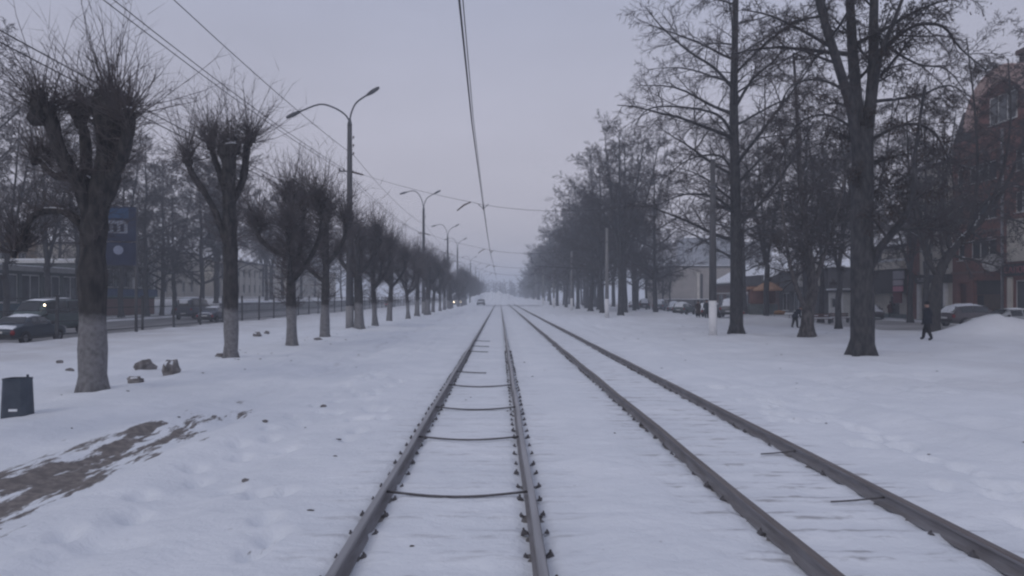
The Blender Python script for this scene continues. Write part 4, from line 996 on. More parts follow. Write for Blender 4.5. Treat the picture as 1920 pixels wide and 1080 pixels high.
MB().box(-.3, wP + .3, -.5, 12.3, 6.0, 6.3).build('roof', FRAMEW, b); MB().box(-.2, wP + .2, -.35, 12, 6.302, 6.5).build('roof_snow', SNOWM, b)
for x in (7.2, 12.6): MB().box(x, x + .55, -.45, -.02, 3.2, 6.0).build('white_pier', FRAMEW, b)
kops = [(1 + 3.3 * i, 3.8 + 3.3 * i, 1.7, 4.3) for i in range(6)]
kb_ = shell('corner_shop', (-44.2, 61.5, 0), R(90), 21.5, 4.75, 10, mat('dark_teal_render', (.085, .10, .10), .8, (.06, .072, .075), 1), kops, 'low dark teal shop with a white roof edge behind the van')
for o in kops: window(kb_, *o, .03, 2)
MB().box(-.3, 21.8, -.55, -.26, 4.6, 5.05).build('white_fascia', mat('dull_white', (.30, .30, .30), .7, (.24, .24, .24), 2), kb_); MB().box(0, 21.5, -.3, -.01, .9, 1.6).build('teal_band', mat('teal_panel', (.05, .09, .11), .6, (.035, .065, .08), 2), kb_)
rb = empty('rooftop_box', (-46.5, 92.2, 6.5), R(90), 'red and white snow-capped box standing on the flat shop roof', 'box')
MB().box(0, 1.8, 0, 1.6, .0, 2.9).build('body', mat('brick_red_paint', (.30, .10, .075), .8, (.24, .08, .06), 1), rb); MB().box(-.1, 1.9, -.1, 1.7, 2.9, 3.25).build('snow_cap', SNOWM, rb, bevel=.1); MB().box(-.04, 1.84, -.06, -.01, 1.2, 1.35).build('white_stripe', FRAMEW, rb)
ops = rows(1, 33, 8, 1.6, (2, 6), 2)
b = shell('ochre_house', (-62, 66, 0), R(90), 34, 10, 12, OCHRE, ops, 'ochre two-storey house with snowy roof behind the flat shop')
for o in ops: window(b, *o, .04, 2)
CREAM2 = mat('pale_cream_render', (.48, .45, .40), .9, (.40, .37, .33), .5, .2)
for (y0, wd, H, lab) in ((104, 30, 9.6, 'pale cream two-storey house nearer along the raised wall'), (141, 44, 9.4, 'long pale cream house in the middle along the raised wall'), (194, 52, 9.8, 'farthest pale cream house along the raised wall')):
    ops = rows(1, wd - 1, int(wd / 3.4), 1.3, (3.0, 6.3), 1.9)
    b = shell('cream_house', (-54, y0, 0), R(90), wd, H, 12, CREAM2, ops, lab, 'cream houses across the road')
    for o in ops: window(b, *o, .04, 2)
    for x in np.arange(0, wd, 3.4): MB().box(x, x + .3, -.15, -.005, 1.4, H - .1).build('lesene', CREAM2, b)

# ------------------------------------------------------------------ vehicles
TYRE = mat('tyre', (.02, .02, .022), .9); RIM = mat('rim', (.22, .22, .23), .4, metal=.6)
CARGL = mat('car_glass', (.02, .022, .026), .08, (.015, .017, .02), 2, spec=.6)
HEADL = mat('lit_headlight', (.9, .9, .85), .3, emit=(1, .82, .58), estr=10.0)
LENS = mat('lamp_lens', (.35, .35, .36), .2); RED = mat('tail_lens', (.22, .015, .02), .25); REDON = mat('lit_tail_lamp', (.5, .02, .04), .3, emit=(1, .05, .12), estr=7)
TRIM = mat('dark_trim', (.025, .025, .027), .6)
KINDS_ = {  # length, width, list of (x along, z_bottom, z_belt, z_roof, half width at roof)
    'sedan': (4.5, 1.74, [(0, .42, .66, .66), (.12, .28, .80, .80), (.75, .22, .92, .94), (1.3, .2, .96, 1.34), (1.9, .2, .97, 1.43), (2.7, .2, .95, 1.40), (3.35, .2, .92, .95), (4.2, .24, .80, .81), (4.42, .30, .66, .66), (4.5, .4, .55, .55)], (.75, 1.35, 2.7, 3.35)),
    'estate': (4.5, 1.76, [(0, .42, .72, .72), (.06, .28, .92, .95), (.5, .22, .96, 1.42), (1.2, .2, .97, 1.48), (1.9, .2, .97, 1.49), (2.75, .2, .95, 1.44), (3.4, .2, .93, .96), (4.2, .24, .82, .83), (4.42, .30, .66, .66), (4.5, .4, .55, .55)], (.06, .5, 2.75, 3.4)),
    'suv': (4.6, 1.85, [(0, .5, .8, .8), (.08, .36, 1.05, 1.1), (.55, .3, 1.1, 1.62), (1.3, .3, 1.1, 1.72), (2.0, .3, 1.1, 1.72), (2.8, .3, 1.08, 1.64), (3.4, .3, 1.05, 1.1), (4.3, .32, .95, .96), (4.5, .4, .75, .75), (4.6, .5, .65, .65)], (.08, .55, 2.8, 3.4)),
    'van': (5.2, 1.95, [(0, .5, 1.2, 1.25), (.06, .35, 1.25, 2.05), (.6, .3, 1.27, 2.22), (1.8, .3, 1.27, 2.25), (3.0, .3, 1.27, 2.24), (3.9, .3, 1.25, 2.12), (4.55, .3, 1.18, 1.24), (5.0, .32, .98, .99), (5.15, .4, .75, .75), (5.2, .5, .6, .6)], (.0, .06, 3.9, 4.55))}
def car(name, loc, rz, kind, paint, label, cat='car', group=None, snow=1.0, head=None, tail=None, seed=0):
    """x runs from tail (0) to nose; origin moved to the middle of the wheelbase"""
    Lc, Wc, sec, gl = KINDS_[kind]; t = empty(name, loc, rz, label, cat, group); hx = Lc / 2; r = random.Random(seed)
    def ring(s):
        x, zb, zl, zr = s; e = min(1, min(x, Lc - x) / .5); w = Wc / 2 * (.80 + .20 * math.sqrt(max(0, e))); tall = zr - zl; wr = w - .06 - .32 * min(1, tall / .45) * .62
        h = [(w * .93, zb), (w, zb + (zl - zb) * .35), (w, zb + (zl - zb) * .8), (w * .965, zl), (wr + .03, zr - min(.05, tall * .2)), (wr - .12, zr)]
        return [(x - hx, y, z) for y, z in h] + [(x - hx, -y, z) for y, z in h[::-1]]
    mb = MB(); n = 12
    for s in sec: mb.v += ring(s)
    for i in range(len(sec) - 1):
        for j in range(n): mb.f.append((i * n + j, (i + 1) * n + j, (i + 1) * n + (j + 1) % n, i * n + (j + 1) % n)); mb.mi.append(0)
    mb.f.append(tuple(range(n))); mb.f.append(tuple((len(sec) - 1) * n + j for j in range(n - 1, -1, -1))); mb.mi += [0, 0]
    body = mb.build('body', paint, t, True, bevel=0); sd = body.modifiers.new('sub', 'SUBSURF'); sd.levels = 1; sd.render_levels = 2
    body.data.polygons.foreach_set('use_smooth', [True] * len(body.data.polygons))
    def itp(x):
        for a, b in zip(sec, sec[1:]):
            if a[0] <= x <= b[0]: u = (x - a[0]) / (b[0] - a[0]); return [a[k] + (b[k] - a[k]) * u for k in range(4)]
    def sidept(x, u, off=.012):
        _, zb, zl, zr = itp(x); rg = ring((x, zb, zl, zr)); a, b = rg[3], rg[4]
        return (x - hx, a[1] + (b[1] - a[1]) * u + off, a[2] + (b[2] - a[2]) * u)
    xa, xb, xc, xd = gl
    cuts = [xb + .1, (xb + xc) / 2 - .05, (xb + xc) / 2 + .03, xc - .02]
    for sgn in (1, -1):
        for k in (0, 2):
            x0, x1 = cuts[k], cuts[k + 1]; m2 = MB(); pts = []
            m = 5
            for i in range(m + 1):
                x = x0 + (x1 - x0) * i / m
                for u in (.08, .92): p = sidept(x, u); pts.append((p[0], p[1] * sgn, p[2]))
            m2.v = pts; m2.f = [(2 * i, 2 * i + 1, 2 * i + 3, 2 * i + 2) for i in range(m)]; m2.mi = [0] * m
            m2.build('side_window', CARGL, t)
    def screen(x0, x1, nm):
        m2 = MB(); pts = []
        for i in range(4):
            x = x0 + (x1 - x0) * (.12 + .8 * i / 3); _, zb, zl, zr = itp(x); rg = ring((x, zb, zl, zr)); w = rg[5][1] + .06
            up = .014
            pts += [(x - hx, -w, zr + up), (x - hx, w, zr + up)]
        m2.v = pts; m2.f = [(2 * i, 2 * i + 1, 2 * i + 3, 2 * i + 2) for i in range(3)]; m2.mi = [0] * 3
        return m2.build(nm, CARGL, t)
    screen(xc, xd, 'windscreen'); screen(xa, xb, 'rear_window')
    wr_ = .31 if kind in ('sedan', 'estate') else .35
    for x in (.82, Lc - .88):
        for sgn in (1, -1):
            y = sgn * (Wc / 2 - .09); p = MB(); prof_ = [(-.10, wr_ * .62), (-.10, wr_ * .93), (-.07, wr_), (.07, wr_), (.10, wr_ * .93), (.10, wr_ * .62)]; k = 18
            for j in range(k):
                a = 6.283 * j / k; p.v += [(rr_ * math.cos(a), yy, rr_ * math.sin(a)) for yy, rr_ in prof_]
            q = len(prof_)
            for j in range(k):
                for i in range(q): p.f.append((j * q + i, j * q + (i + 1) % q, ((j + 1) % k) * q + (i + 1) % q, ((j + 1) % k) * q + i)); p.mi.append(0)
            wh = p.build('wheel', TYRE, t, True, (x - hx, y, wr_)); ri = MB().tube([(0, -.075 , 0), (0, .075, 0)], wr_ * .63, 14).build('rim', RIM, wh)
            ar = MB(); k = 10
            for j in range(k + 1):
                a = math.pi * j / k; 
                for q_ in (wr_ + .02, wr_ + .075): ar.v.append((x - hx + q_ * math.cos(a), sgn * (Wc / 2 + .006), wr_ + q_ * math.sin(a) * .95))
            ar.f = [(2 * j, 2 * j + 1, 2 * j + 3, 2 * j + 2) for j in range(k)]; ar.mi = [0] * k; ar.build('wheel_arch', TRIM, t)
    zl_ = itp(Lc - .35)[2] - .12; zt = itp(.1)[2] - .18
    for sgn in (1, -1):
        y = sgn * Wc * .36
        hb = MB().blob((Lc - hx - .13, y, zl_), (.10, .19, .085), r, 10, 6, 0).build('headlight', head or LENS, t, True)
        tb = MB().blob((-hx + .09, y * 1.08, zt), (.09, .13, .14), r, 10, 6, 0).build('tail_light', tail or RED, t, True)
        MB().blob((xc - hx - .1 + .3, sgn * (Wc / 2 + .08), itp(xc)[2] + .06), (.07, .11, .075), r, 8, 5, 0).build('mirror', TRIM, t, True)
    MB().box(Lc - hx - .06, Lc - hx + .02, -Wc * .36, Wc * .36, .30, .46).build('front_bumper', TRIM, t, bevel=.03); MB().box(-hx - .03, -hx + .06, -Wc * .38, Wc * .38, .32, .52).build('rear_bumper', TRIM, t, bevel=.03)
    MB().box(-hx - .045, -hx - .032, -.26, .26, .58, .69).build('number_plate', FRAMEW, t)
    if snow > 0:
        for (x0, x1, nm) in ((xb + .05, xc - .05, 'roof_snow'), (xd + .05, Lc - .25, 'bonnet_snow'), (.12 if xa > .5 else None, xa - .05, 'boot_snow')) + (((xc + .05, xd, 'windscreen_snow'), (xa + .03, xb, 'rear_window_snow')) if snow > 1 else ()):
            if x0 is None: continue
            m = 7; q = 7; mb = MB(); hh = .07 * snow
            for i in range(m + 1):
                x = x0 + (x1 - x0) * i / m; _, zb, zl, zr = itp(x); rg = ring((x, zb, zl, zr)); w = rg[5][1] + .06; ex = min(1, 4 * min(i, m - i) / m + .0)
                for j in range(q + 1):
                    v = -1 + 2 * j / q; e = ex * (1 - v ** 4)
                    mb.v.append((x - hx, w * v, zr - .03 * abs(v) ** 3 - .004 + e * hh * r.uniform(.7, 1.3)))
            for i in range(m):
                for j in range(q): a = i * (q + 1) + j; mb.f.append((a, a + 1, a + q + 2, a + q + 1)); mb.mi.append(0)
            mb.build(nm, SNOWM, t, True)
    return t
def paint(name, c): return mat(name, c, .3, tuple(x * .8 for x in c), 3, spec=.5)
car('parked_car', (-24.2, 38.2, -.14), R(90), 'sedan', paint('dark_blue_paint', (.018, .032, .05)), 'dark blue saloon with snow on its bonnet behind the fence', snow=.9, seed=1)
v = car('delivery_van', (-28.2, 46.6, -.14), R(-96), 'van', paint('grey_green_paint', (.055, .08, .08)), 'grey-green van with one lit lamp on the road behind the saloon', 'van', snow=.8, seed=2)
vl = MB().blob((1.62, 1.02, 1.86), (.055, .055, .055), rr, 10, 6, 0).build('marker_lamp', HEADL, v, True); vl['label'] = 'small glowing lamp at the windscreen corner'
car('parked_van', (-32.5, 79.5, -.14), R(88), 'van', paint('slate_paint', (.05, .055, .075)), 'dark van with a snow-white roof farther along the road', 'van', snow=1.5, seed=3)
car('driving_car', (-27, 70.5, -.14), R(90), 'sedan', paint('navy_paint', (.025, .03, .055)), 'low dark saloon glimpsed through the fence before the snow-roofed van', snow=.3, seed=4)
car('driving_car', (-25.2, 172, -.14), R(90), 'suv', paint('black_paint', (.02, .02, .024)), 'dark car with a glowing red tail lamp down the road', snow=0, tail=REDON, seed=5)
car('driving_car', (-5.0, 199, .0), R(-95), 'suv', paint('ash_paint', (.16, .165, .18)), 'small grey car at the crossing left of the big snow heap', snow=.8, seed=6)
car('parked_car', (32.6, 51.5, .16), R(12), 'estate', paint('maroon_grey_paint', (.085, .07, .078)), 'estate car with snowed-over rear window beside the snow heap', snow=1.5, seed=7)
car('parked_car', (30.4, 44.4, .1), R(176), 'sedan', paint('silver_paint', (.30, .31, .33)), 'silver saloon half hidden by the snow heap', snow=.5, seed=8)
PC = [((22.6, 79), 'dark car with snow on top, first of the snowed-up line by the couple', (.05, .05, .06), 'sedan'), ((23.6, 86), 'pale snowed-up car, second of the parked line', (.24, .25, .27), 'sedan'), ((23.2, 94), 'dark green snowed-up car, third of the parked line', (.05, .07, .07), 'estate'),
      ((24.0, 103), 'grey snowed-up car, fourth of the parked line', (.17, .18, .2), 'sedan'), ((24.4, 113), 'bluish snowed-up car, fifth of the parked line', (.10, .12, .15), 'suv'), ((24.0, 124), 'black snowed-up car, sixth of the parked line under the trees', (.03, .03, .035), 'suv'), ((22.4, 72.5), 'dark grey snowed-up car between the pole and the straight tree', (.08, .085, .095), 'suv'), ((27.2, 84), 'beige snowed-up car behind the parked line', (.22, .19, .17), 'sedan'), ((27.6, 98), 'brown snowed-up car of the second line behind the parked one', (.10, .07, .06), 'estate'), ((24.6, 137), 'dark snowed-up car farthest along the parked line', (.05, .055, .07), 'sedan')]
for i, ((x, y), lab, c, k) in enumerate(PC):
    car('parked_car', (x, y, tz(x, y) - .03), R((62, 70, 58, 75, 66, 80, 68, 60, 72, 77)[i]), k, paint('parked_paint_%s' % ORD[i], c), lab, 'car', 'snowed-up cars in the parked line', 1.9, seed=20 + i)
car('parked_car', (37.4, 75.5, 0), R(-100), 'sedan', paint('plum_paint', (.05, .04, .05)), 'small snow-covered car by the cream house door', snow=2.2, seed=31)

# bus facing the camera at the crossing
b = empty('bus', (-11.6, 204, 0), R(180), 'white bus with two bright headlights coming from far down the avenue', 'bus')
MB().box(-1.25, 1.25, -9, 0, .35, 3.05).build('body', mat('bus_white', (.34, .35, .37), .5, (.28, .29, .3), 2), b, bevel=.15)
MB().box(-1.12, 1.12, .002, .03, 1.35, 2.6).build('windscreen', CARGL, b); MB().box(-1.0, 1.0, .002, .035, 2.65, 2.95).build('destination_board', TRIM, b); MB().box(-1.2, 1.2, .0, .08, .35, .6).build('bumper', TRIM, b)
for s in (-1, 1):
    MB().tube([(s * .9, .0, 1.85 - 1.0), (s * .9, .06, .85)], .11, 12).build('headlight', HEADL, b)
    for y in (-1.6, -6.8): MB().tube([(s * 1.0, y, .48), (s * 1.24, y, .48)], .48, 14).build('wheel', TYRE, b)
    for k in range(6): MB().box(s * 1.252 - .01, s * 1.252 + .01, -8.6 + k * 1.4, -7.4 + k * 1.4, 1.4, 2.5).build('side_window', CARGL, b)

# ------------------------------------------------------------------ people
def person(loc, rz, label, coat, trou, pose, hat=None, skirt=0, Hs=1.76, group=None, hood=None):
    """one continuous skinned body, hands in the pockets; pose holds leg, arm and lean offsets"""
    s = Hs / 1.76; ln = pose.get('lean', 0); ls = pose.get('stride', .18); bend = pose.get('bend', 0)
    pel = Vector((0, 0, .95)); 
    def up(h, side=0, fwd=0):
        c, q = math.cos(bend), math.sin(bend); return Vector((side, pel.y + h * q + fwd * c, pel.z + h * c - fwd * q))
    V = [(pel, .165, .125), (up(.17), .165, .125), (up(.36), .19, .135), (up(.50), .15, .11), (up(.575, 0, .01), .062, .065), (up(.64, 0, .02), .075, .085), (up(.735, 0, .03), .088, .105), (up(.81, 0, .02), .06, .07)]
    E = [(0, 1), (1, 2), (2, 3), (3, 4), (4, 5), (5, 6), (6, 7)]
    def chain(root, items):
        p = root
        for v, a, b in items: V.append((v, a, b)); E.append((p, len(V) - 1)); p = len(V) - 1
    for sd in (1, -1):
        st_ = ls * sd; kx = .10 * sd + pose.get('spread', .0) * sd
        hip = Vector((.095 * sd, 0, .88)); knee = Vector((.105 * sd + kx * .25, st_ * .55 + .05, .49)); ank = Vector((.10 * sd + kx * .55, st_, .10)); toe = ank + Vector((.04 * sd + pose.get('toe', 0), .15, -.055))
        chain(0, [(hip, .105, .11), ((hip + knee) / 2, .092, .095), (knee, .068, .072), ((knee + ank) / 2, .062, .065), (ank, .052, .055), (toe, .045, .032)])
        el = up(.22, .30 * sd, -.05); wr = up(.02, .215 * sd, .08); hd = up(-.06, .185 * sd, .10)
        if pose.get('reach'): el = up(.25, .24 * sd, .12); wr = up(.16, .16 * sd, .34); hd = up(.12, .13 * sd, .42)
        chain(3, [(up(.47, .185 * sd), .075, .075), ((up(.47, .185 * sd) + el) / 2 + Vector((.02 * sd, 0, 0)), .066, .066), (el, .058, .058), (wr, .047, .047), (hd, .035, .042)])
    me = bpy.data.meshes.new('body'); me.from_pydata([tuple(v[0] * s) for v in V], E, []); o = bpy.data.objects.new('tmp_body', me); COL.objects.link(o)
    sk = o.modifiers.new('skin', 'SKIN'); sk.use_smooth_shade = True; o.modifiers.new('sub', 'SUBSURF').levels = 2
    bk = [1.18 if i < 4 else 1.0 if i < 8 else 1.32 for i in range(len(V))]
    for i, v in enumerate(V): d = me.skin_vertices[0].data[i]; d.radius = (v[1] * s * bk[i], v[2] * s * bk[i]); d.use_root = (i == 0)
    dg = bpy.context.evaluated_depsgraph_get(); m2 = bpy.data.meshes.new_from_object(o.evaluated_get(dg)); bpy.data.objects.remove(o); m2.name = 'body'
    SKIN = mat('skin', (.36, .22, .17), .6, (.30, .18, .14), 8); BOOT = mat('boots', (.02, .02, .02), .6)
    m2.materials.clear()
    for q in (coat, trou, SKIN, BOOT): m2.materials.append(q)
    inv = up(0)
    for p in m2.polygons:
        c = p.center / s; hgt = (c - pel).dot(Vector((0, math.sin(bend), math.cos(bend))))
        p.material_index = 3 if c.z < .13 else 1 if (c.z < .80 and hgt < -.02) else 2 if hgt > .60 else 0
        p.use_smooth = True
    t = empty('person', loc, rz, label, 'person', group)
    body = obj('body', m2, t)
    # coat skirt hangs over the hips
    k = 14; mb = MB(); lo = .78 - skirt
    for (z, rx, ry) in ((1.10, .225, .175), (.98, .24, .19), (.88, .24, .195), (lo, .235 + skirt * .12, .195 + skirt * .12)):
        for j in range(k): a = 6.283 * j / k; mb.v.append((math.cos(a) * rx * s, math.sin(a) * ry * s + (z - .95) * math.tan(bend) * s * (1 if z > .95 else 0), z * s))
    for i in range(3):
        for j in range(k): mb.f.append((i * k + j, i * k + (j + 1) % k, (i + 1) * k + (j + 1) % k, (i + 1) * k + j)); mb.mi.append(0)
    mb.build('coat_skirt', coat, t, True)
    hc = up(.775, 0, .025) * s
    if hat:
        hb = MB().blob((hc.x, hc.y - .01, hc.z + .035 * s), (.108 * s, .125 * s, .10 * s), random.Random(1), 12, 8, 0).build('hat', hat, t, True)
    else:
        MB().blob((hc.x, hc.y - .03, hc.z + .02 * s), (.10 * s, .115 * s, .105 * s), random.Random(1), 12, 8, .03).build('hair', mat('dark_hair', (.03, .022, .018), .8), t, True)
    f = up(.705, 0, .135) * s
    MB().blob((f.x, f.y, f.z), (.014, .02, .022), random.Random(1), 6, 5, 0).build('nose', SKIN, t, True)
    for sd in (1, -1):
        e = up(.735, .034 * sd, .118) * s; MB().blob(tuple(e), (.012, .01, .008), random.Random(1), 6, 4, 0).build('eye', mat('eye', (.03, .025, .02), .3), t)
        e = up(.72, .092 * sd, .02) * s; MB().blob(tuple(e), (.014, .022, .034), random.Random(1), 6, 5, 0).build('ear', SKIN, t, True)
    # collar or scarf
    c = up(.55, 0, .005) * s; mb = MB(); k = 12
    for (h_, q) in ((-.05, .115), (.0, .10), (.05, .095)):
        pp = up(.55 + h_, 0, .005) * s
        for j in range(k): a = 6.283 * j / k; mb.v.append((pp.x + math.cos(a) * q * s, pp.y + math.sin(a) * q * s * .95, pp.z))
    for i in range(2):
        for j in range(k): mb.f.append((i * k + j, i * k + (j + 1) % k, (i + 1) * k + (j + 1) % k, (i + 1) * k + j)); mb.mi.append(0)
    mb.build('collar', coat, t, True)
    return t
def cloth(n, c): return mat(n, c, .95, tuple(x * .75 for x in c), 12, .3, 40, spec=.1)
NAVY = cloth('navy_jacket', (.022, .025, .036)); BLK = cloth('black_trousers', (.016, .017, .02)); MAR = cloth('maroon_coat', (.10, .022, .026)); BRN = cloth('brown_coat', (.05, .032, .028)); SLA = cloth('slate_coat', (.03, .036, .045)); KNIT = cloth('dark_knit_hat', (.02, .02, .024))
def put(px, D): x = (px - VX) / F * D; return (x, D, tz(x, D))
person(put(1739, 36.2), R(35), 'person in dark jacket and hat walking across the snow, hands in pockets', NAVY, BLK, dict(stride=.30, spread=.12), KNIT, 0, 1.80)
person(put(1309, 76), R(185), 'person in long dark coat, on the side of the couple away from the pole', BRN, BLK, dict(stride=.06), KNIT, .3, 1.66, 'couple beside the white-footed pole')
person(put(1325, 76), R(178), 'taller dark-clad person of the couple, closest to the white-footed pole', SLA, BLK, dict(stride=.10), KNIT, .05, 1.82, 'couple beside the white-footed pole')
person(put(1490, 54), R(-80), 'dark-clad person stooping forward beside the mottled trunk', NAVY, BLK, dict(stride=.12, bend=.75, reach=1), KNIT, 0, 1.74)
person(put(1656, 79), R(150), 'person in black coat standing before the cream house', SLA, BLK, dict(stride=.04), KNIT, .25, 1.74)
person(put(1669, 77), R(190), 'person in maroon coat standing before the cream house', MAR, BLK, dict(stride=.05), None, .2, 1.62)

# ------------------------------------------------------------------ small things
# litter bin
BINM = mat('bin_paint', (.070, .085, .110), .6, (.048, .06, .08), 4, .25)
x, y = at(33, 793, 13.1)[:2]; zb = tz(x, y)
t = empty('litter_bin', (x, y, zb), R(4), 'dark blue-grey metal litter bin standing in the snow', 'bin')
mb = MB(); k = 20; 
for (z, q) in ((-.05, .262), (.02, .262), (.62, .236), (.66, .246), (.66, .215), (.30, .20)):
    for j in range(k): a = 6.283 * j / k; c, s_ = math.cos(a), math.sin(a); e = (abs(c) ** 5 + abs(s_) ** 5) ** (-1 / 5); mb.v.append((c * q * e * .84, s_ * q * e * .74, z))
for i in range(5):
    for j in range(k): mb.f.append((i * k + j, i * k + (j + 1) % k, (i + 1) * k + (j + 1) % k, (i + 1) * k + j)); mb.mi.append(0)
mb.f.append(tuple(5 * k + j for j in range(k))); mb.mi.append(0)
mb.build('body', BINM, t, True).data.polygons.foreach_set('use_smooth', [False] * len(mb.f))
for s in (-1, 1): MB().tube([(s * .17, 0, .1), (s * .17, 0, .72)] if s > 0 else [(s * .228, 0, .0), (s * .212, 0, .60)], .022, 6).build('pivot_post', BINM, t)
MB().box(-.04, .10, -.207, -.19, .10, .14).build('paper_scrap', SNOWM, t)
# dirty clods thrown up from the verge
CLOD = mat('dirty_clod', (.25, .235, .235), .95, (.11, .102, .10), 5, .6, 8)
r = random.Random(21)
for i, (px, py, w, h, lab) in enumerate(((322, 708, .46, .30, 'largest angular dirty ice block past the bin'), (272, 703, .38, .20, 'dirty ice block lying beside the largest one'), (253, 726, .36, .12, 'flat dirty ice slab in front of the other blocks'), (131, 702, .22, .09, 'small dark clod behind the stout trunk'), (112, 684, .22, .10, 'small dark clod farther behind the stout trunk'),
                                         (482, 632, .7, .26, 'heap of dirty ice between second and third trunk'), (500, 628, .45, .2, 'dirty ice lump at the end of that heap'), (412, 676, .5, .12, 'dark clod against the foot of the forked-head tree'), (597, 641, .55, .14, 'dark clod against the fourth whitewashed trunk'), (606, 760, .14, .06, 'tiny dark clod alone on the smooth snow'), (497, 794, .12, .04, 'tiny flat clod on the snow near the bare path'), (460, 898, .10, .04, 'tiny round clod nearest the bare path'))):
    D = 3080 / (py - VY); x, y = at(px, py, D)[:2]
    w *= .72 if i < 3 else .5; h *= 1.0 if i < 3 else .7
    mb = MB().blob((0, 0, h * .3), (w, w * .7, h), r, 9, 6, .28); mb.cur = 1
    if i < 3 or i == 5: mb.blob((-w * .2, .05, h * .95), (w * .5, w * .4, h * .3), r, 8, 5, .3)
    o = mb.build('ice_clod', [CLOD, SNOWM], None, False, (x, y, tz(x, y))); o.rotation_euler = (0, 0, r.uniform(0, 3)); tag(o, lab, 'clod', 'dirty clods in the snow')
# billboard behind the stout tree
x, y, _ = at(222, 500, 44.5)
t = empty('billboard', (x, y, 0), R(18), 'blue two-panel billboard with a white building picture behind the stout tree', 'billboard')
MB().tube([(.95, .1, -.1), (.95, .1, 7.6)], .09, 8).build('post', POLE_DARK, t, True)
BLUE = mat('print_blue', (.03, .07, .15), .5, (.02, .05, .11), 2); DBL = mat('print_dark_blue', (.02, .028, .06), .5, (.015, .02, .045), 2)
f = MB().box(-.95, .95, -.02, .12, 5.55, 7.6).build('upper_panel', DBL, t)
MB().box(-.85, .55, -.028, -.022, 6.9, 7.5).build('printed_sky', BLUE, f); 
pr = MB(); pr.prism([(-.8, 6.0), (.5, 6.0), (.5, 6.6), (.3, 6.75), (-.8, 6.75)], -.034, -.029); pr.build('printed_building', mat('print_white', (.20, .22, .27), .5, (.16, .18, .22), 3), f)
for k in range(3): MB().box(-.65 + k * .38, -.45 + k * .38, -.04, -.035, 6.1, 6.55).build('printed_window', DBL, f)
f = MB().box(-.95, .95, -.02, .12, 4.1, 5.45).build('lower_panel', DBL, t); pr = MB(); pr.tube([(0, -.021, 5.0), (0, -.028, 5.0)], .27, 14); pr.build('printed_emblem', mat('print_pale', (.22, .25, .33), .5, (.18, .2, .27), 3), f)
# orange parasol stall
x, y, z = put(1440, 70)
t = empty('parasol', (x, y, z), 0, 'orange-yellow parasol standing over a small stall', 'parasol')
MB().tube([(0, 0, 0), (0, 0, 3.3)], .03, 6).build('pole', STEEL, t)
mb = MB(); k = 8
for (q, h) in ((.05, 3.5), (.6, 3.22), (1.4, 2.72), (1.38, 2.56)):
    for j in range(k): a = 6.283 * j / k; mb.v.append((math.cos(a) * q, math.sin(a) * q, h))
for i in range(3):
    for j in range(k): mb.f.append((i * k + j, i * k + (j + 1) % k, (i + 1) * k + (j + 1) % k, (i + 1) * k + j)); mb.mi.append(0)
mb.build('canopy', mat('orange_fabric', (.46, .28, .18), .8, (.38, .22, .14), 3), t)
t = empty('market_stall', put(1434, 71.5), R(-8), 'reddish draped stall under the orange parasol', 'stall')
MB().box(-1.5, 1.1, -.5, .5, -.1, .95).build('counter', mat('stall_grey_green', (.15, .17, .17), .9, (.11, .12, .12), 2), t, bevel=.03)
MB().box(-1.4, -.2, -.52, .3, .96, 2.3).build('drape', mat('stall_red', (.20, .105, .09), .9, (.15, .08, .07), 1.5), t, bevel=.1); MB().box(-1.45, 1.05, .4, .5, 1.0, 2.7).build('back_sheet', mat('stall_maroon', (.12, .06, .055), .9, (.09, .045, .04), 2), t)
MB().box(-1.6, -.1, -.6, .55, 2.31, 2.6).build('roof_sheet', mat('orange_sheet', (.36, .2, .13), .8, (.28, .15, .10), 2), t, bevel=.05)
t = empty('market_table', put(1466, 69), R(5), 'low stall table with orange goods next to the parasol', 'table')
MB().box(-1.0, 1.0, -.4, .4, .62, .68).build('table_top', mat('pale_board', (.30, .27, .24), .8), t)
for a in (-.9, .85):
    for q in (-.35, .3): MB().box(a, a + .05, q, q + .05, -.1, .62).build('leg', STEEL, t)
MB().blob((-.25, 0, .85), (.55, .3, .22), r, 10, 6, .12).build('goods', mat('orange_goods', (.40, .22, .10), .8, (.3, .16, .08), 6), t)
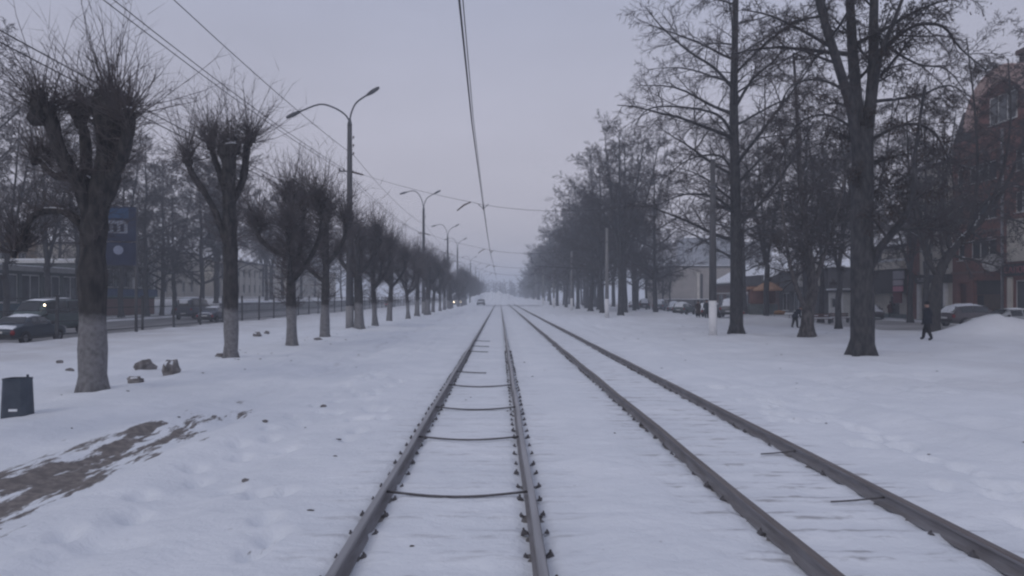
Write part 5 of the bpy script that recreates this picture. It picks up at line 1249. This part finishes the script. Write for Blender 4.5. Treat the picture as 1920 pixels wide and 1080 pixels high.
# park benches by the path
bm = None
for i, (px, D, lab) in enumerate(((1540, 63, 'snow-covered bench past the mottled trunk'), (1575, 66, 'reddish bench beside the pale kiosk'))):
    t = empty('park_bench', put(px, D), R(4), lab, 'bench', 'benches before the shops')
    bc = mat('bench_red', (.14, .07, .06), .8, (.1, .05, .045), 4)
    for k in range(3): MB().box(-.9, .9, -.2 + k * .14, -.09 + k * .14, .42, .46).build('seat_slat', bc, t)
    for k in range(2): MB().box(-.9, .9, .25, .28, .58 + k * .17, .70 + k * .17).build('back_slat', bc, t)
    for a in (-.75, .7): MB().box(a, a + .06, -.18, .25, -.1, .42).build('leg', STEEL, t); 
    for a in (-.75, .7): MB().box(a, a + .06, .20, .25, .421, .9).build('back_support', STEEL, t)
    MB().box(-.88, .88, -.19, .18, .461, .56).build('snow_cover', SNOWM, t, bevel=.04)
# twigs and grit on the snow
mb = MB(); r = random.Random(31)
for i in range(120):
    if i < 30: x, y = r.uniform(-8, 9), 5 + 25 * r.random() ** 1.4
    else: x, y = r.choice((r.gauss(13, 4), r.gauss(-9, 1.5))), r.uniform(12, 60)
    if any(abs(x - q) < .12 for q in RAILS): continue
    z = tz(x, y) if i % 1 == 0 else 0; a = r.uniform(0, 3.14); l_ = r.uniform(.01, .035) * (1 + y / 30); w = l_ * r.uniform(.15, .6)
    mb.blob((x, y, z + .004), (l_, w, .012), r, 5, 3, .35)
o = mb.build('debris', mat('debris_dark', (.10, .088, .08), .95, (.05, .045, .042), 8)); o['kind'] = 'stuff'; tag(o, 'scattered dark twigs bark and grit on the snow', 'debris')

# ------------------------------------------------------------------ haze
hz = MB().box(-700, 700, -30, 1500, -1.6, 40).mesh('haze', [])
hm = bpy.data.materials.new('haze_air'); hm.use_nodes = True; n = hm.node_tree; n.nodes.clear()
ho = n.nodes.new('ShaderNodeOutputMaterial'); pv = n.nodes.new('ShaderNodeVolumePrincipled')
pv.inputs['Color'].default_value = (.87, .925, 1, 1); pv.inputs['Density'].default_value = .0018; pv.inputs['Anisotropy'].default_value = .2
n.links.new(pv.outputs[0], ho.inputs['Volume']); hz.materials.append(hm)
o = obj('haze', hz); o['kind'] = 'stuff'
